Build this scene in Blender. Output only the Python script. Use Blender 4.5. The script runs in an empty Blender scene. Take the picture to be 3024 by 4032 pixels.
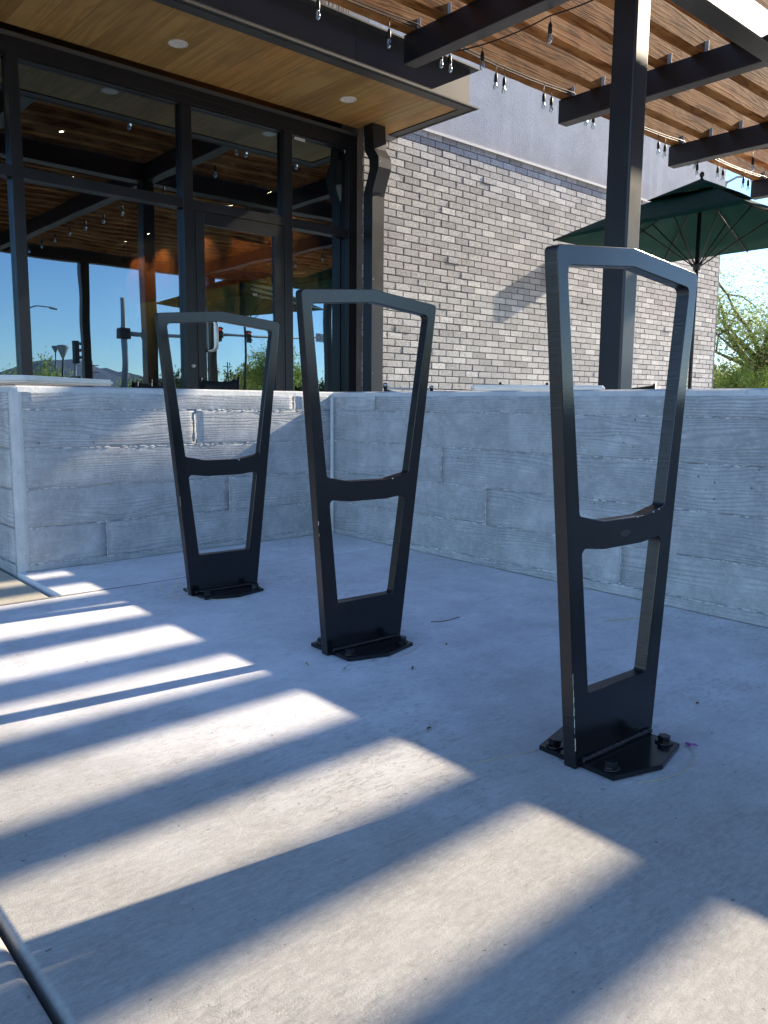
import bpy, bmesh, math, random
from mathutils import Vector, Matrix
from mathutils.geometry import tessellate_polygon
from mathutils.noise import noise as pnoise
random.seed(7)
R = math.radians
scene = bpy.context.scene
COL = scene.collection

# ---------------------------------------------------------------- camera
cam_d = bpy.data.cameras.new('camera')
cam_d.sensor_fit = 'HORIZONTAL'
cam_d.sensor_width = 36.0
cam_d.lens = 36.0 * 3165.0 / 3024.0
cam_d.clip_start = 0.02
cam_d.clip_end = 9000.0
cam = bpy.data.objects.new('camera', cam_d)
COL.objects.link(cam)
YAW, PITCH, ROLL = R(41.50), R(7.643), R(0.495)
fw = Vector((math.sin(YAW) * math.cos(PITCH), math.cos(YAW) * math.cos(PITCH), -math.sin(PITCH)))
rt = Vector((math.cos(YAW), -math.sin(YAW), 0))
up = rt.cross(fw)
rt2 = math.cos(ROLL) * rt + math.sin(ROLL) * up
up2 = -math.sin(ROLL) * rt + math.cos(ROLL) * up
m = Matrix((rt2, up2, -fw)).transposed().to_4x4()
cam.matrix_world = m
scene.camera = cam

# ---------------------------------------------------------------- sky and sun
SUN = Vector((1.95, -0.23, 1.0)).normalized()
elev = math.asin(SUN.z)
azim = math.atan2(SUN.x, SUN.y)
world = bpy.data.worlds.new('World')
scene.world = world
world.use_nodes = True
wn = world.node_tree
sky = wn.nodes.new('ShaderNodeTexSky')
sky.sky_type = 'NISHITA'
sky.sun_disc = False
sky.sun_elevation = elev
sky.sun_rotation = azim
sky.air_density = 1.0
sky.dust_density = 0.0
sky.ozone_density = 4.0
sky.altitude = 1500
wn.links.new(sky.outputs[0], wn.nodes['Background'].inputs[0])
wn.nodes['Background'].inputs[1].default_value = 0.135
sun_d = bpy.data.lights.new('sun', 'SUN')
sun_d.energy = 4.4
sun_d.angle = R(0.53)
sun_d.color = (1.0, 0.86, 0.67)
sun = bpy.data.objects.new('sun', sun_d)
sun.rotation_euler = SUN.to_track_quat('Z', 'Y').to_euler()
COL.objects.link(sun)
scene.view_settings.view_transform = 'Standard'
scene.view_settings.look = 'None'
scene.view_settings.exposure = 1.35
scene.view_settings.gamma = 1.0
scene.cycles.max_bounces = 8
scene.cycles.transparent_max_bounces = 12
scene.cycles.caustics_reflective = False
scene.cycles.caustics_refractive = False
scene.cycles.sample_clamp_indirect = 6.0

# ---------------------------------------------------------------- materials
class NT:
    def __init__(self, name):
        self.m = bpy.data.materials.new(name)
        self.m.use_nodes = True
        self.t = self.m.node_tree
        self.b = self.t.nodes['Principled BSDF']
        self.tc = None
    def n(self, typ, **kw):
        x = self.t.nodes.new(typ)
        for k, v in kw.items():
            if k.startswith('i_'):
                x.inputs[k[2:].replace('_', ' ')].default_value = v
            else:
                setattr(x, k, v)
        return x
    def l(self, a, b):
        self.t.links.new(a, b)
    def coord(self, scale=(1, 1, 1), rnd=True, kind='Object'):
        if not self.tc:
            self.tc = self.n('ShaderNodeTexCoord')
        mp = self.n('ShaderNodeMapping')
        mp.inputs['Scale'].default_value = scale
        self.l(self.tc.outputs[kind], mp.inputs[0])
        if rnd:
            oi = self.n('ShaderNodeObjectInfo')
            mu = self.n('ShaderNodeMath', operation='MULTIPLY')
            mu.inputs[1].default_value = 37.0
            self.l(oi.outputs['Random'], mu.inputs[0])
            cb = self.n('ShaderNodeCombineXYZ')
            self.l(mu.outputs[0], cb.inputs[0]); self.l(mu.outputs[0], cb.inputs[1]); self.l(mu.outputs[0], cb.inputs[2])
            self.l(cb.outputs[0], mp.inputs['Location'])
        return mp.outputs[0]
    def noise(self, vec, scale, detail=4, rough=.55, dist=0.0):
        x = self.n('ShaderNodeTexNoise')
        x.inputs['Scale'].default_value = scale
        x.inputs['Detail'].default_value = detail
        x.inputs['Roughness'].default_value = rough
        x.inputs['Distortion'].default_value = dist
        self.l(vec, x.inputs['Vector'])
        return x.outputs['Fac']
    def math(self, op, a, b=None, c=None):
        x = self.n('ShaderNodeMath', operation=op)
        for i, v in enumerate((a, b, c)):
            if v is None: continue
            if isinstance(v, (int, float)): x.inputs[i].default_value = v
            else: self.l(v, x.inputs[i])
        return x.outputs[0]
    def ramp(self, fac, stops):
        x = self.n('ShaderNodeValToRGB')
        e = x.color_ramp.elements
        while len(e) < len(stops): e.new(.5)
        for i, (p, c) in enumerate(stops):
            e[i].position = p
            e[i].color = (*c, 1) if len(c) == 3 else c
        self.l(fac, x.inputs[0])
        return x.outputs[0]
    def mix(self, fac, a, b, mode='MIX'):
        x = self.n('ShaderNodeMix', data_type='RGBA', blend_type=mode)
        for s, v in ((0, fac), (6, a), (7, b)):
            if isinstance(v, (int, float)): x.inputs[s].default_value = v
            elif isinstance(v, tuple): x.inputs[s].default_value = (*v, 1)
            else: self.l(v, x.inputs[s])
        return x.outputs[2]
    def bump(self, h, strength, dist, prev=None):
        x = self.n('ShaderNodeBump')
        x.inputs['Strength'].default_value = strength
        x.inputs['Distance'].default_value = dist
        self.l(h, x.inputs['Height'])
        if prev is not None: self.l(prev, x.inputs['Normal'])
        return x.outputs[0]
    def done(self, color=None, rough=None, normal=None, metal=0, spec=.5):
        b = self.b
        if color is not None:
            if isinstance(color, tuple): b.inputs['Base Color'].default_value = (*color, 1)
            else: self.l(color, b.inputs['Base Color'])
        if rough is not None:
            if isinstance(rough, (int, float)): b.inputs['Roughness'].default_value = rough
            else: self.l(rough, b.inputs['Roughness'])
        if normal is not None: self.l(normal, b.inputs['Normal'])
        b.inputs['Metallic'].default_value = metal
        b.inputs['Specular IOR Level'].default_value = spec
        return self.m

def plain(name, color, rough=.5, metal=0, spec=.5, nscale=40, nb=.15, var=.12):
    t = NT(name)
    v = t.coord()
    f = t.noise(v, nscale, 3)
    dark = tuple(c * (1 - var) for c in color)
    lite = tuple(min(1, c * (1 + var)) for c in color)
    c = t.ramp(f, [(.3, dark), (.7, lite)])
    rr = t.math('MULTIPLY_ADD', t.noise(v, 6, 3), .25, rough - .12)
    return t.done(c, rr, t.bump(f, nb, .002), metal, spec)

def paving_mat(name, c1, c2, w1=None, w2=None):
    t = NT(name)
    v = t.coord(rnd=False)
    big = t.noise(v, 1.3, 5, .6)
    mid = t.noise(v, 9, 6, .65)
    vs = t.coord((28, 150, 28), rnd=False)
    broom = t.noise(vs, 1.0, 4, .6, .3)
    fine = t.noise(v, 420, 3, .6)
    fl = t.coord((35, 80, 35), rnd=False)
    flake = t.noise(fl, 1.0, 5, .7, .6)
    mixf = t.math('ADD', t.math('MULTIPLY', mid, .40), t.math('ADD', t.math('MULTIPLY', big, .35), t.math('MULTIPLY', broom, .25)))
    base = t.ramp(mixf, [(.38, c1), (.60, c2)])
    fleck = t.noise(t.coord((70, 120, 70), rnd=False), 1.0, 4, .7, .4)
    if w1:      # pale mineral bloom round the rack feet, whitened further to brighten the shade there
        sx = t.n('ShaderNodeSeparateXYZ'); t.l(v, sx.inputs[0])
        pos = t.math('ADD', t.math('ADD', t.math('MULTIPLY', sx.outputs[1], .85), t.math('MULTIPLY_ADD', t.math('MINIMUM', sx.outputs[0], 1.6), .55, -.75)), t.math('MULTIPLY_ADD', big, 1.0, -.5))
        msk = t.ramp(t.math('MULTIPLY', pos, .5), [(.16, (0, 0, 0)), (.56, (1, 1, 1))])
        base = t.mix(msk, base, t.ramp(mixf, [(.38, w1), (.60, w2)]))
    base = t.mix(t.math('MULTIPLY', t.ramp(fleck, [(.50, (0, 0, 0)), (.62, (1, 1, 1))]), .22), base, tuple(min(1, c * 1.35) for c in c2))
    base = t.mix(t.math('MULTIPLY', t.ramp(fleck, [(.36, (1, 1, 1)), (.44, (0, 0, 0))]), .18), base, tuple(c * .6 for c in c1))
    # small darker flat flakes where the cream has worn off, in patches
    mask = t.math('MULTIPLY', t.ramp(flake, [(.52, (0, 0, 0)), (.6, (1, 1, 1))]), t.ramp(t.noise(v, 2.1, 3), [(.42, (0, 0, 0)), (.62, (1, 1, 1))]))
    col = t.mix(t.math('MULTIPLY', mask, .30), base, tuple(c * .62 for c in c1))
    col = t.mix(t.math('MULTIPLY', t.ramp(fine, [(.64, (0, 0, 0)), (.7, (1, 1, 1))]), .25), col, tuple(c * .55 for c in c1))
    spots = t.noise(v, 80, 1, .5)
    col = t.mix(t.math('MULTIPLY', t.ramp(spots, [(.76, (0, 0, 0)), (.79, (1, 1, 1))]), .6), col, (.12, .1, .08))
    # hairline crazing
    vo = t.n('ShaderNodeTexVoronoi', feature='DISTANCE_TO_EDGE')
    vo.inputs['Scale'].default_value = 7
    wv = t.mix(.16, v, t.noise(v, 9, 4), 'ADD')
    t.l(wv, vo.inputs['Vector'])
    crz = t.math('MULTIPLY', t.ramp(vo.outputs['Distance'], [(.0, (1, 1, 1)), (.012, (0, 0, 0))]), t.ramp(t.noise(v, 3.3, 2), [(.55, (0, 0, 0)), (.68, (1, 1, 1))]))
    col = t.mix(t.math('MULTIPLY', crz, .16), col, (.75, .74, .7))
    h = t.math('ADD', t.math('MULTIPLY', broom, 1.0), t.math('MULTIPLY', fine, .5))
    n1 = t.bump(h, .55, .0022)
    n2 = t.bump(t.math('ADD', t.math('MULTIPLY', mask, -1), mid), .35, .0014, n1)
    return t.done(col, .86, n2, 0, .25)

def boardform_mat(name):
    t = NT(name)
    v = t.coord()
    st = t.coord((1.5, 6.0, 9.0))
    warp = t.noise(st, 1.0, 2, .45, .35)
    zz = t.n('ShaderNodeSeparateXYZ'); t.l(v, zz.inputs[0])
    fz = t.n('ShaderNodeTexCoord'); fs = t.n('ShaderNodeSeparateXYZ'); t.l(fz.outputs['Object'], fs.inputs[0])
    ph = t.math('ADD', t.math('MULTIPLY', warp, 58.0), t.math('MULTIPLY', fs.outputs[2], 560.0))
    ring = t.math('SINE', ph)
    ring2 = t.math('POWER', t.math('MULTIPLY_ADD', ring, .5, .5), 2.2)
    amp = t.ramp(t.noise(t.coord((1.1, 4, 5)), 1.0, 3), [(.38, (.12,) * 3), (.6, (1,) * 3)])
    grain = t.math('MULTIPLY', ring2, amp)
    fineg = t.noise(t.coord((9, 60, 240)), 1.0, 3, .6)
    blob = t.ramp(t.noise(t.coord((48, 48, 80)), 1.0, 4, .6), [(.575, (0, 0, 0)), (.61, (1, 1, 1))])
    blot = t.noise(t.coord((1, 1, 1), rnd=False), 7.5, 8, .78)
    base = t.ramp(blot, [(.30, (.29, .295, .295)), (.48, (.455, .46, .455)), (.66, (.66, .66, .645))])
    col = t.mix(t.math('MULTIPLY', grain, .62), base, (.29, .31, .325))
    col = t.mix(t.math('MULTIPLY', fineg, .22), col, (.58, .58, .57))
    col = t.mix(t.math('MULTIPLY', blob, .55), col, (.60, .60, .58))
    vo = t.n('ShaderNodeTexVoronoi'); vo.inputs['Scale'].default_value = 26; t.l(v, vo.inputs['Vector'])
    pits = t.math('MULTIPLY', t.ramp(vo.outputs['Distance'], [(.07, (1, 1, 1)), (.12, (0, 0, 0))]), t.ramp(t.noise(v, 5, 1), [(.6, (0, 0, 0)), (.64, (1, 1, 1))]))
    col = t.mix(t.math('MULTIPLY', pits, .7), col, (.10, .10, .10))
    h = t.math('ADD', t.math('MULTIPLY', grain, -1.0), t.math('ADD', t.math('MULTIPLY', fineg, .35), t.math('MULTIPLY', blob, .35)))
    n0 = t.bump(t.noise(v, 260, 4, .7), .9, .0035)
    n1 = t.bump(h, .65, .0026, n0)
    n2 = t.bump(t.math('SUBTRACT', blot, t.math('MULTIPLY', pits, 1.0)), .5, .004, n1)
    return t.done(col, .82, n2, 0, .25)

def smooth_concrete(name, c1=(.40, .40, .39), c2=(.56, .56, .54)):
    t = NT(name)
    v = t.coord()
    a = t.noise(v, 5, 6, .7); b = t.noise(v, 60, 4, .6)
    col = t.ramp(a, [(.32, c1), (.68, c2)])
    col = t.mix(t.math('MULTIPLY', t.ramp(b, [(.6, (0, 0, 0)), (.68, (1, 1, 1))]), .35), col, tuple(c * .6 for c in c1))
    return t.done(col, .85, t.bump(t.math('ADD', a, b), .55, .004), 0, .25)

def stucco_mat(name, c1, c2):
    t = NT(name)
    v = t.coord(rnd=False)
    a = t.noise(v, 2.2, 5, .65); b = t.noise(v, 90, 4, .7)
    st = t.noise(t.coord((5, 5, .35), rnd=False), 1.0, 3, .6)
    col = t.ramp(t.math('ADD', t.math('MULTIPLY', a, .55), t.math('MULTIPLY', b, .45)), [(.38, c1), (.6, c2)])
    col = t.mix(t.math('MULTIPLY', t.ramp(st, [(.52, (0, 0, 0)), (.66, (1, 1, 1))]), .22), col, tuple(c * 1.35 for c in c2))
    return t.done(col, .9, t.bump(b, .9, .006), 0, .2)

def black_steel(name, striated=False):
    t = NT(name)
    v = t.coord()
    peel = t.noise(v, 520, 2, .5)
    smear = t.noise(v, 7, 5, .65)
    col = t.ramp(smear, [(.3, (.005, .0055, .007)), (.75, (.011, .011, .013))])
    vo = t.n('ShaderNodeTexVoronoi'); vo.inputs['Scale'].default_value = 75; t.l(v, vo.inputs['Vector'])
    dust = t.math('MULTIPLY', t.ramp(vo.outputs['Distance'], [(.04, (1, 1, 1)), (.09, (0, 0, 0))]), t.ramp(t.noise(v, 11, 2), [(.60, (0, 0, 0)), (.66, (1, 1, 1))]))
    col = t.mix(t.math('MULTIPLY', dust, .5), col, (.30, .29, .27))
    rr = t.math('MULTIPLY_ADD', smear, .12, .07)
    n = t.bump(peel, .18, .0007)
    if striated:
        s = t.noise(t.coord((10, 6, 260)), 1.0, 3, .7)
        n = t.bump(s, .55, .0012, n)
        rr = t.math('MULTIPLY_ADD', s, .3, .17)
    return t.done(col, rr, n, 0, .5)

def painted_metal(name, c=(.020, .022, .026), rough=.34, spec=.5):
    t = NT(name)
    v = t.coord()
    a = t.noise(v, 4, 5, .6); b = t.noise(v, 300, 2)
    col = t.ramp(a, [(.3, tuple(x * .85 for x in c)), (.7, tuple(x * 1.2 for x in c))])
    dust = t.ramp(t.noise(v, 90, 2), [(.73, (0, 0, 0)), (.76, (1, 1, 1))])
    col = t.mix(t.math('MULTIPLY', dust, .18), col, (.3, .29, .27))
    return t.done(col, t.math('MULTIPLY_ADD', a, .22, rough - .11), t.bump(t.math('ADD', b, t.math('MULTIPLY', a, 2)), .05, .002), 0, spec)

def wood_mat(name, cd, cl, axis=0, sc=1.0, ring=55, rough=.75, bumps=.5, saw=True, spec=.3, bleach=None):
    t = NT(name)
    s = [12 * sc, 12 * sc, 12 * sc]; s[axis] = .6 * sc
    s2 = [160, 160, 160]; s2[axis] = 5
    v = t.coord(tuple(s))
    w = t.noise(v, 1.0, 3, .5, .5)
    r = t.math('MULTIPLY_ADD', t.math('SINE', t.math('MULTIPLY', w, ring)), .5, .5)
    r = t.math('POWER', r, 1.8)
    f = t.noise(t.coord(tuple(s2)), 1.0, 3, .6)
    b = t.noise(t.coord((2, 2, 2)), 1.0, 4, .6)
    col = t.mix(r, cl, cd)
    col = t.mix(t.math('MULTIPLY', f, .45), col, tuple(c * .7 for c in cd))
    oi = t.n('ShaderNodeObjectInfo')
    tint = t.ramp(oi.outputs['Random'], [(0, (.62, .56, .52)), (.5, (1, 1, 1)), (1, (1.0, .80, .68))])
    col = t.mix(.85, col, tint, 'MULTIPLY')
    col = t.mix(t.math('MULTIPLY', t.ramp(b, [(.36, (1, 1, 1)), (.5, (0, 0, 0))]), .45), col, tuple(c * .6 for c in cd))
    if bleach:
        msk = t.math('MULTIPLY', t.ramp(b, [(.50, (0, 0, 0)), (.66, (1, 1, 1))]), t.math('MULTIPLY_ADD', r, .7, .15))
        col = t.mix(msk, col, bleach)
    h = t.math('ADD', r, t.math('MULTIPLY', f, .8))
    n = t.bump(h, bumps, .003)
    if saw:
        s3 = [30, 30, 30]; s3[axis] = 330
        n = t.bump(t.noise(t.coord(tuple(s3)), 1.0, 2), bumps * .6, .002, n)
    return t.done(col, rough, n, 0, spec)

def brick_mat():
    t = NT('speckled_brick')
    v = t.coord()
    a = t.noise(v, 130, 4, .7, .5); b = t.noise(v, 18, 4, .6)
    oi = t.n('ShaderNodeObjectInfo')
    base = t.ramp(a, [(.36, (.28, .27, .27)), (.5, (.60, .60, .60)), (.66, (.85, .855, .86))])
    tone = t.ramp(t.noise(t.coord((1, 1, 1), rnd=False, kind='Object'), 1.0, 1), [(0, (.9,) * 3), (1, (1.05,) * 3)])
    ot = t.ramp(oi.outputs['Random'], [(0, (.74, .73, .73)), (.4, (.93, .92, .92)), (.8, (1.05, 1.04, 1.03)), (1, (1.25, 1.24, 1.22))])
    col = t.mix(1.0, base, ot, 'MULTIPLY')
    col = t.mix(t.math('MULTIPLY', t.ramp(b, [(.5, (0, 0, 0)), (.7, (1, 1, 1))]), .3), col, (.20, .18, .17))
    return t.done(col, .88, t.bump(t.math('ADD', a, t.math('MULTIPLY', b, .4)), 1.0, .007), 0, .2)

def brick_field_mat():
    t = NT('speckled_brick_courses')
    v = t.coord(rnd=False)
    a = t.noise(v, 130, 4, .7, .5)
    g = t.n('ShaderNodeNewGeometry')
    base = t.ramp(a, [(.36, (.28, .27, .27)), (.5, (.60, .60, .60)), (.66, (.85, .855, .86))])
    ot = t.ramp(g.outputs['Random Per Island'], [(0, (.74, .73, .73)), (.4, (.93, .92, .92)), (.8, (1.05, 1.04, 1.03)), (1, (1.25, 1.24, 1.22))])
    col = t.mix(1.0, base, ot, 'MULTIPLY')
    return t.done(col, .88, t.bump(a, 1.0, .007), 0, .2)

def glass_mat(name, tint=(.55, .60, .57), gain=3.0, rough=0.0):
    t = NT(name)
    t.t.nodes.remove(t.b)
    out = [n for n in t.t.nodes if n.type == 'OUTPUT_MATERIAL'][0]
    tr = t.n('ShaderNodeBsdfTransparent'); tr.inputs[0].default_value = (*tint, 1)
    gl = t.n('ShaderNodeBsdfGlossy'); gl.inputs['Roughness'].default_value = rough
    gl.inputs[0].default_value = (.60, .83, 1.0, 1)
    fr = t.n('ShaderNodeFresnel'); fr.inputs[0].default_value = 1.5
    v = t.coord(rnd=True)
    nb = t.bump(t.noise(v, 1.6, 1, .4), .045, .03)
    t.l(nb, gl.inputs['Normal'])
    f = t.math('MINIMUM', t.math('MULTIPLY', fr.outputs[0], gain), 1.0)
    mx = t.n('ShaderNodeMixShader')
    t.l(f, mx.inputs[0]); t.l(tr.outputs[0], mx.inputs[1]); t.l(gl.outputs[0], mx.inputs[2])
    t.l(mx.outputs[0], out.inputs[0])
    return t.m

def emit_mat(name, c, s):
    t = NT(name)
    t.b.inputs['Base Color'].default_value = (*c, 1)
    t.b.inputs['Emission Color'].default_value = (*c, 1)
    t.b.inputs['Emission Strength'].default_value = s
    return t.m

def leaf_mat(name, c1, c2, trans=.35):
    t = NT(name)
    g = t.n('ShaderNodeNewGeometry')
    col = t.ramp(g.outputs['Random Per Island'], [(0, c1), (1, c2)])
    out = [n for n in t.t.nodes if n.type == 'OUTPUT_MATERIAL'][0]
    tl = t.n('ShaderNodeBsdfTranslucent'); t.l(col, tl.inputs[0])
    mx = t.n('ShaderNodeMixShader'); mx.inputs[0].default_value = trans
    t.done(col, .55, None, 0, .3)
    t.l(t.b.outputs[0], mx.inputs[1]); t.l(tl.outputs[0], mx.inputs[2]); t.l(mx.outputs[0], out.inputs[0])
    return t.m

M = {}
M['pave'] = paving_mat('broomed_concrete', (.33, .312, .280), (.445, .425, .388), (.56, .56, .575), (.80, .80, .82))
M['pave_old'] = paving_mat('yellowed_concrete', (.42, .385, .30), (.55, .51, .42))
M['joint'] = smooth_concrete('joint_dirt', (.06, .052, .045), (.13, .115, .10))
M['sealant'] = smooth_concrete('joint_sealant', (.22, .19, .16), (.34, .31, .27))
M['board'] = boardform_mat('board_formed_concrete')
M['wallcap'] = smooth_concrete('cast_concrete', (.50, .50, .49), (.68, .68, .66))
M['fin'] = smooth_concrete('concrete_fins', (.62, .62, .60), (.80, .80, .78))
M['steel'] = black_steel('black_powder_coat')
M['steel_edge'] = black_steel('black_powder_coat_cut_edge', True)
M['bare'] = plain('bare_scraped_steel', (.55, .54, .48), .5)
M['scuff'] = plain('scuffed_paint', (.035, .032, .030), .6)
M['post'] = painted_metal('charcoal_painted_steel', (.010, .011, .015), .40, .6)
M['frame'] = painted_metal('dark_bronze_aluminium', (.010, .011, .014), .32, .35)
M['flange'] = painted_metal('dark_grey_trim', (.050, .051, .050), .5)
M['web'] = painted_metal('grey_fascia_metal', (.030, .033, .045), .52, 1.0)
M['galv'] = painted_metal('galvanised_steel', (.45, .46, .46), .45)
M['slat'] = wood_mat('weathered_cedar', (.155, .060, .018), (.47, .215, .072), 0, 1.1, 50, .8, .45, True, .10, (.60, .33, .13))
M['soffit'] = wood_mat('printed_oak_soffit', (.36, .225, .075), (.50, .33, .12), 1, .8, 30, .5, .08, False, .4)
M['siding'] = wood_mat('grey_brown_siding', (.16, .12, .09), (.38, .31, .24), 2, 1.0, 40, .8, .5, False)
M['inwood'] = wood_mat('warm_cedar_panelling', (.17, .050, .012), (.36, .125, .032), 2, 1.0, 40, .5, .1, False, .4)
M['stucco'] = stucco_mat('grey_stucco', (.34, .34, .36), (.46, .46, .485))
M['flash'] = plain('pale_metal_flashing', (.62, .60, .56), .45)
M['mortar'] = smooth_concrete('dark_mortar', (.13, .105, .095), (.22, .19, .175))
M['brick'] = brick_mat()
M['brickf'] = brick_field_mat()
M['glass'] = glass_mat('storefront_glass', (.46, .46, .43), 6.3)
M['bulbglass'] = glass_mat('bulb_glass', (.95, .96, .95), 4.0, .14)
M['filament'] = plain('bulb_stem', (.75, .74, .7), .3)
M['rubber'] = plain('black_rubber_cable', (.018, .018, .018), .45)
M['chrome'] = plain('brushed_steel', (.36, .36, .35), .32, 1.0, .5, 200, .05, .05)
M['green'] = plain('dark_green_canvas', (.002, .042, .030), .8, 0, .2, 300, .3, .1)
M['white'] = plain('white_table_laminate', (.74, .73, .69), .4, 0, .5, 30, .05, .04)
M['sling'] = plain('black_mesh_sling', (.012, .012, .013), .6, 0, .4, 400, .5, .2)
M['dark'] = plain('dark_interior_paint', (.030, .028, .026), .7)
M['darkfloor'] = plain('dark_interior_floor', (.06, .055, .05), .6)
M['mural'] = None
M['lamp_in'] = plain('spun_reflector', (.85, .83, .76), .5, .2)
M['spot'] = emit_mat('spot_lamp_face', (1.0, .86, .55), 70)
M['label'] = plain('white_paper_label', (.7, .7, .66), .6)
M['bark'] = plain('grey_brown_bark', (.17, .12, .085), .9, 0, .2, 20, .8, .3)
M['leaf_a'] = leaf_mat('olive_leaves', (.24, .31, .08), (.50, .57, .22), .6)
M['leaf_b'] = leaf_mat('yellow_green_leaves', (.24, .32, .06), (.46, .54, .16), .6)
M['leaf_c'] = leaf_mat('dark_green_leaves', (.03, .055, .02), (.07, .11, .04))
M['ground'] = smooth_concrete('gravelly_ground', (.26, .22, .17), (.36, .31, .25))
M['asphalt'] = smooth_concrete('asphalt', (.045, .045, .045), (.065, .065, .065))
M['mountain'] = plain('hazed_rock', (.22, .24, .30), 1.0, 0, .0, .004, .0, .15)  # blue of distance haze put into the rock colour
M['sigpole'] = plain('galvanised_pole', (.34, .35, .34), .5)
M['sigblack'] = plain('black_signal_housing', (.02, .022, .02), .5)
M['red'] = emit_mat('red_signal_lamp', (1.0, .05, .03), .55)
M['lens'] = plain('dark_signal_lens', (.04, .03, .02), .3)
M['signgreen'] = plain('street_sign_green', (.01, .22, .13), .4)
M['signwhite'] = plain('sign_white', (.75, .76, .75), .4)
M['signred'] = plain('sign_red', (.55, .02, .02), .4)
M['straw'] = plain('dry_straw', (.50, .42, .26), .7)
M['brownleaf'] = plain('dry_brown_leaf', (.16, .09, .05), .7)
M['petal'] = plain('purple_petal', (.30, .08, .35), .6)
def mural_mat():
    t = NT('botanical_mural')
    v = t.coord()
    a = t.noise(v, 1.6, 4, .55, .6)
    b = t.noise(v, 9, 3)
    col = t.ramp(a, [(.40, (.40, .34, .13)), (.5, (.34, .31, .12)), (.56, (.10, .15, .06)), (.68, (.05, .09, .045))])
    col = t.mix(t.math('MULTIPLY', t.ramp(b, [(.5, (0, 0, 0)), (.62, (1, 1, 1))]), .3), col, (.40, .24, .08))
    return t.done(col, .6)
M['mural'] = mural_mat()

# ---------------------------------------------------------------- mesh helpers
def obj(name, bm_or_me, mat, parent=None, loc=None, rot=None, smooth=False, kind=None):
    if isinstance(bm_or_me, bmesh.types.BMesh):
        me = bpy.data.meshes.new(name)
        bm_or_me.normal_update()
        bm_or_me.to_mesh(me); bm_or_me.free()
    else:
        me = bm_or_me
    if mat is not None and not me.materials:
        for mm in (mat if isinstance(mat, (list, tuple)) else [mat]): me.materials.append(mm)
    if smooth:
        me.polygons.foreach_set('use_smooth', [True] * len(me.polygons))
    o = bpy.data.objects.new(name, me)
    COL.objects.link(o)
    if parent: o.parent = parent
    if loc is not None: o.location = loc
    if rot is not None: o.rotation_euler = rot
    if kind: o['kind'] = kind
    return o

def thing(name, label, cat, loc=(0, 0, 0), rz=0, group=None):
    o = bpy.data.objects.new(name, None)
    o.empty_display_size = .1
    COL.objects.link(o)
    o.location = loc; o.rotation_euler = (0, 0, rz)
    o['label'] = label; o['category'] = cat
    if group: o['group'] = group
    return o

def tag(o, label, cat, group=None):
    o['label'] = label; o['category'] = cat
    if group: o['group'] = group
    return o

def dup(o, parent=None, first=True):
    c = o.copy(); COL.objects.link(c)
    if parent: c.parent = parent
    for ch in [x for x in bpy.data.objects if x.parent == o]:
        dup(ch, c)
    return c

def box(bm, x0, x1, y0, y1, z0, z1, mi=0):
    vs = [bm.verts.new(p) for p in ((x0, y0, z0), (x1, y0, z0), (x1, y1, z0), (x0, y1, z0), (x0, y0, z1), (x1, y0, z1), (x1, y1, z1), (x0, y1, z1))]
    for f in ((0, 3, 2, 1), (4, 5, 6, 7), (0, 1, 5, 4), (1, 2, 6, 5), (2, 3, 7, 6), (3, 0, 4, 7)):
        fc = bm.faces.new([vs[i] for i in f]); fc.material_index = mi
    return vs

def bxm(x0, x1, y0, y1, z0, z1, bev=0, seg=1):
    bm = bmesh.new()
    box(bm, x0, x1, y0, y1, z0, z1)
    if bev: bmesh.ops.bevel(bm, geom=bm.edges[:], offset=bev, segments=seg, profile=.5, affect='EDGES')
    return bm

def tube(bm, pts, r, seg=8, cap=True):
    pts = [Vector(p) for p in pts]
    rs = r if isinstance(r, (list, tuple)) else [r] * len(pts)
    rings = []
    prev = None
    for i, p in enumerate(pts):
        if i == 0: d = pts[1] - p
        elif i == len(pts) - 1: d = p - pts[-2]
        else: d = (pts[i + 1] - pts[i]).normalized() + (p - pts[i - 1]).normalized()
        if d.length < 1e-9: d = Vector((0, 0, 1))
        d.normalize()
        a = Vector((0, 0, 1)) if abs(d.z) < .95 else Vector((1, 0, 0))
        if prev is not None:
            a = prev
        u = a - d * a.dot(d)
        if u.length < 1e-6: u = d.orthogonal()
        u.normalize(); prev = u
        w = d.cross(u)
        rings.append([bm.verts.new(p + (u * math.cos(2 * math.pi * k / seg) + w * math.sin(2 * math.pi * k / seg)) * rs[i]) for k in range(seg)])
    for a, b in zip(rings, rings[1:]):
        for k in range(seg):
            f = bm.faces.new((a[k], a[(k + 1) % seg], b[(k + 1) % seg], b[k])); f.smooth = True
    if cap and seg > 2:
        bm.faces.new(list(reversed(rings[0]))); bm.faces.new(rings[-1])

def lathe(bm, prof, seg=16, c=(0, 0, 0)):
    c = Vector(c)
    rings = []
    for r, z in prof:
        rings.append([bm.verts.new(c + Vector((r * math.cos(2 * math.pi * k / seg), r * math.sin(2 * math.pi * k / seg), z))) for k in range(seg)])
    for a, b in zip(rings, rings[1:]):
        for k in range(seg):
            f = bm.faces.new((a[k], a[(k + 1) % seg], b[(k + 1) % seg], b[k])); f.smooth = True

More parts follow.
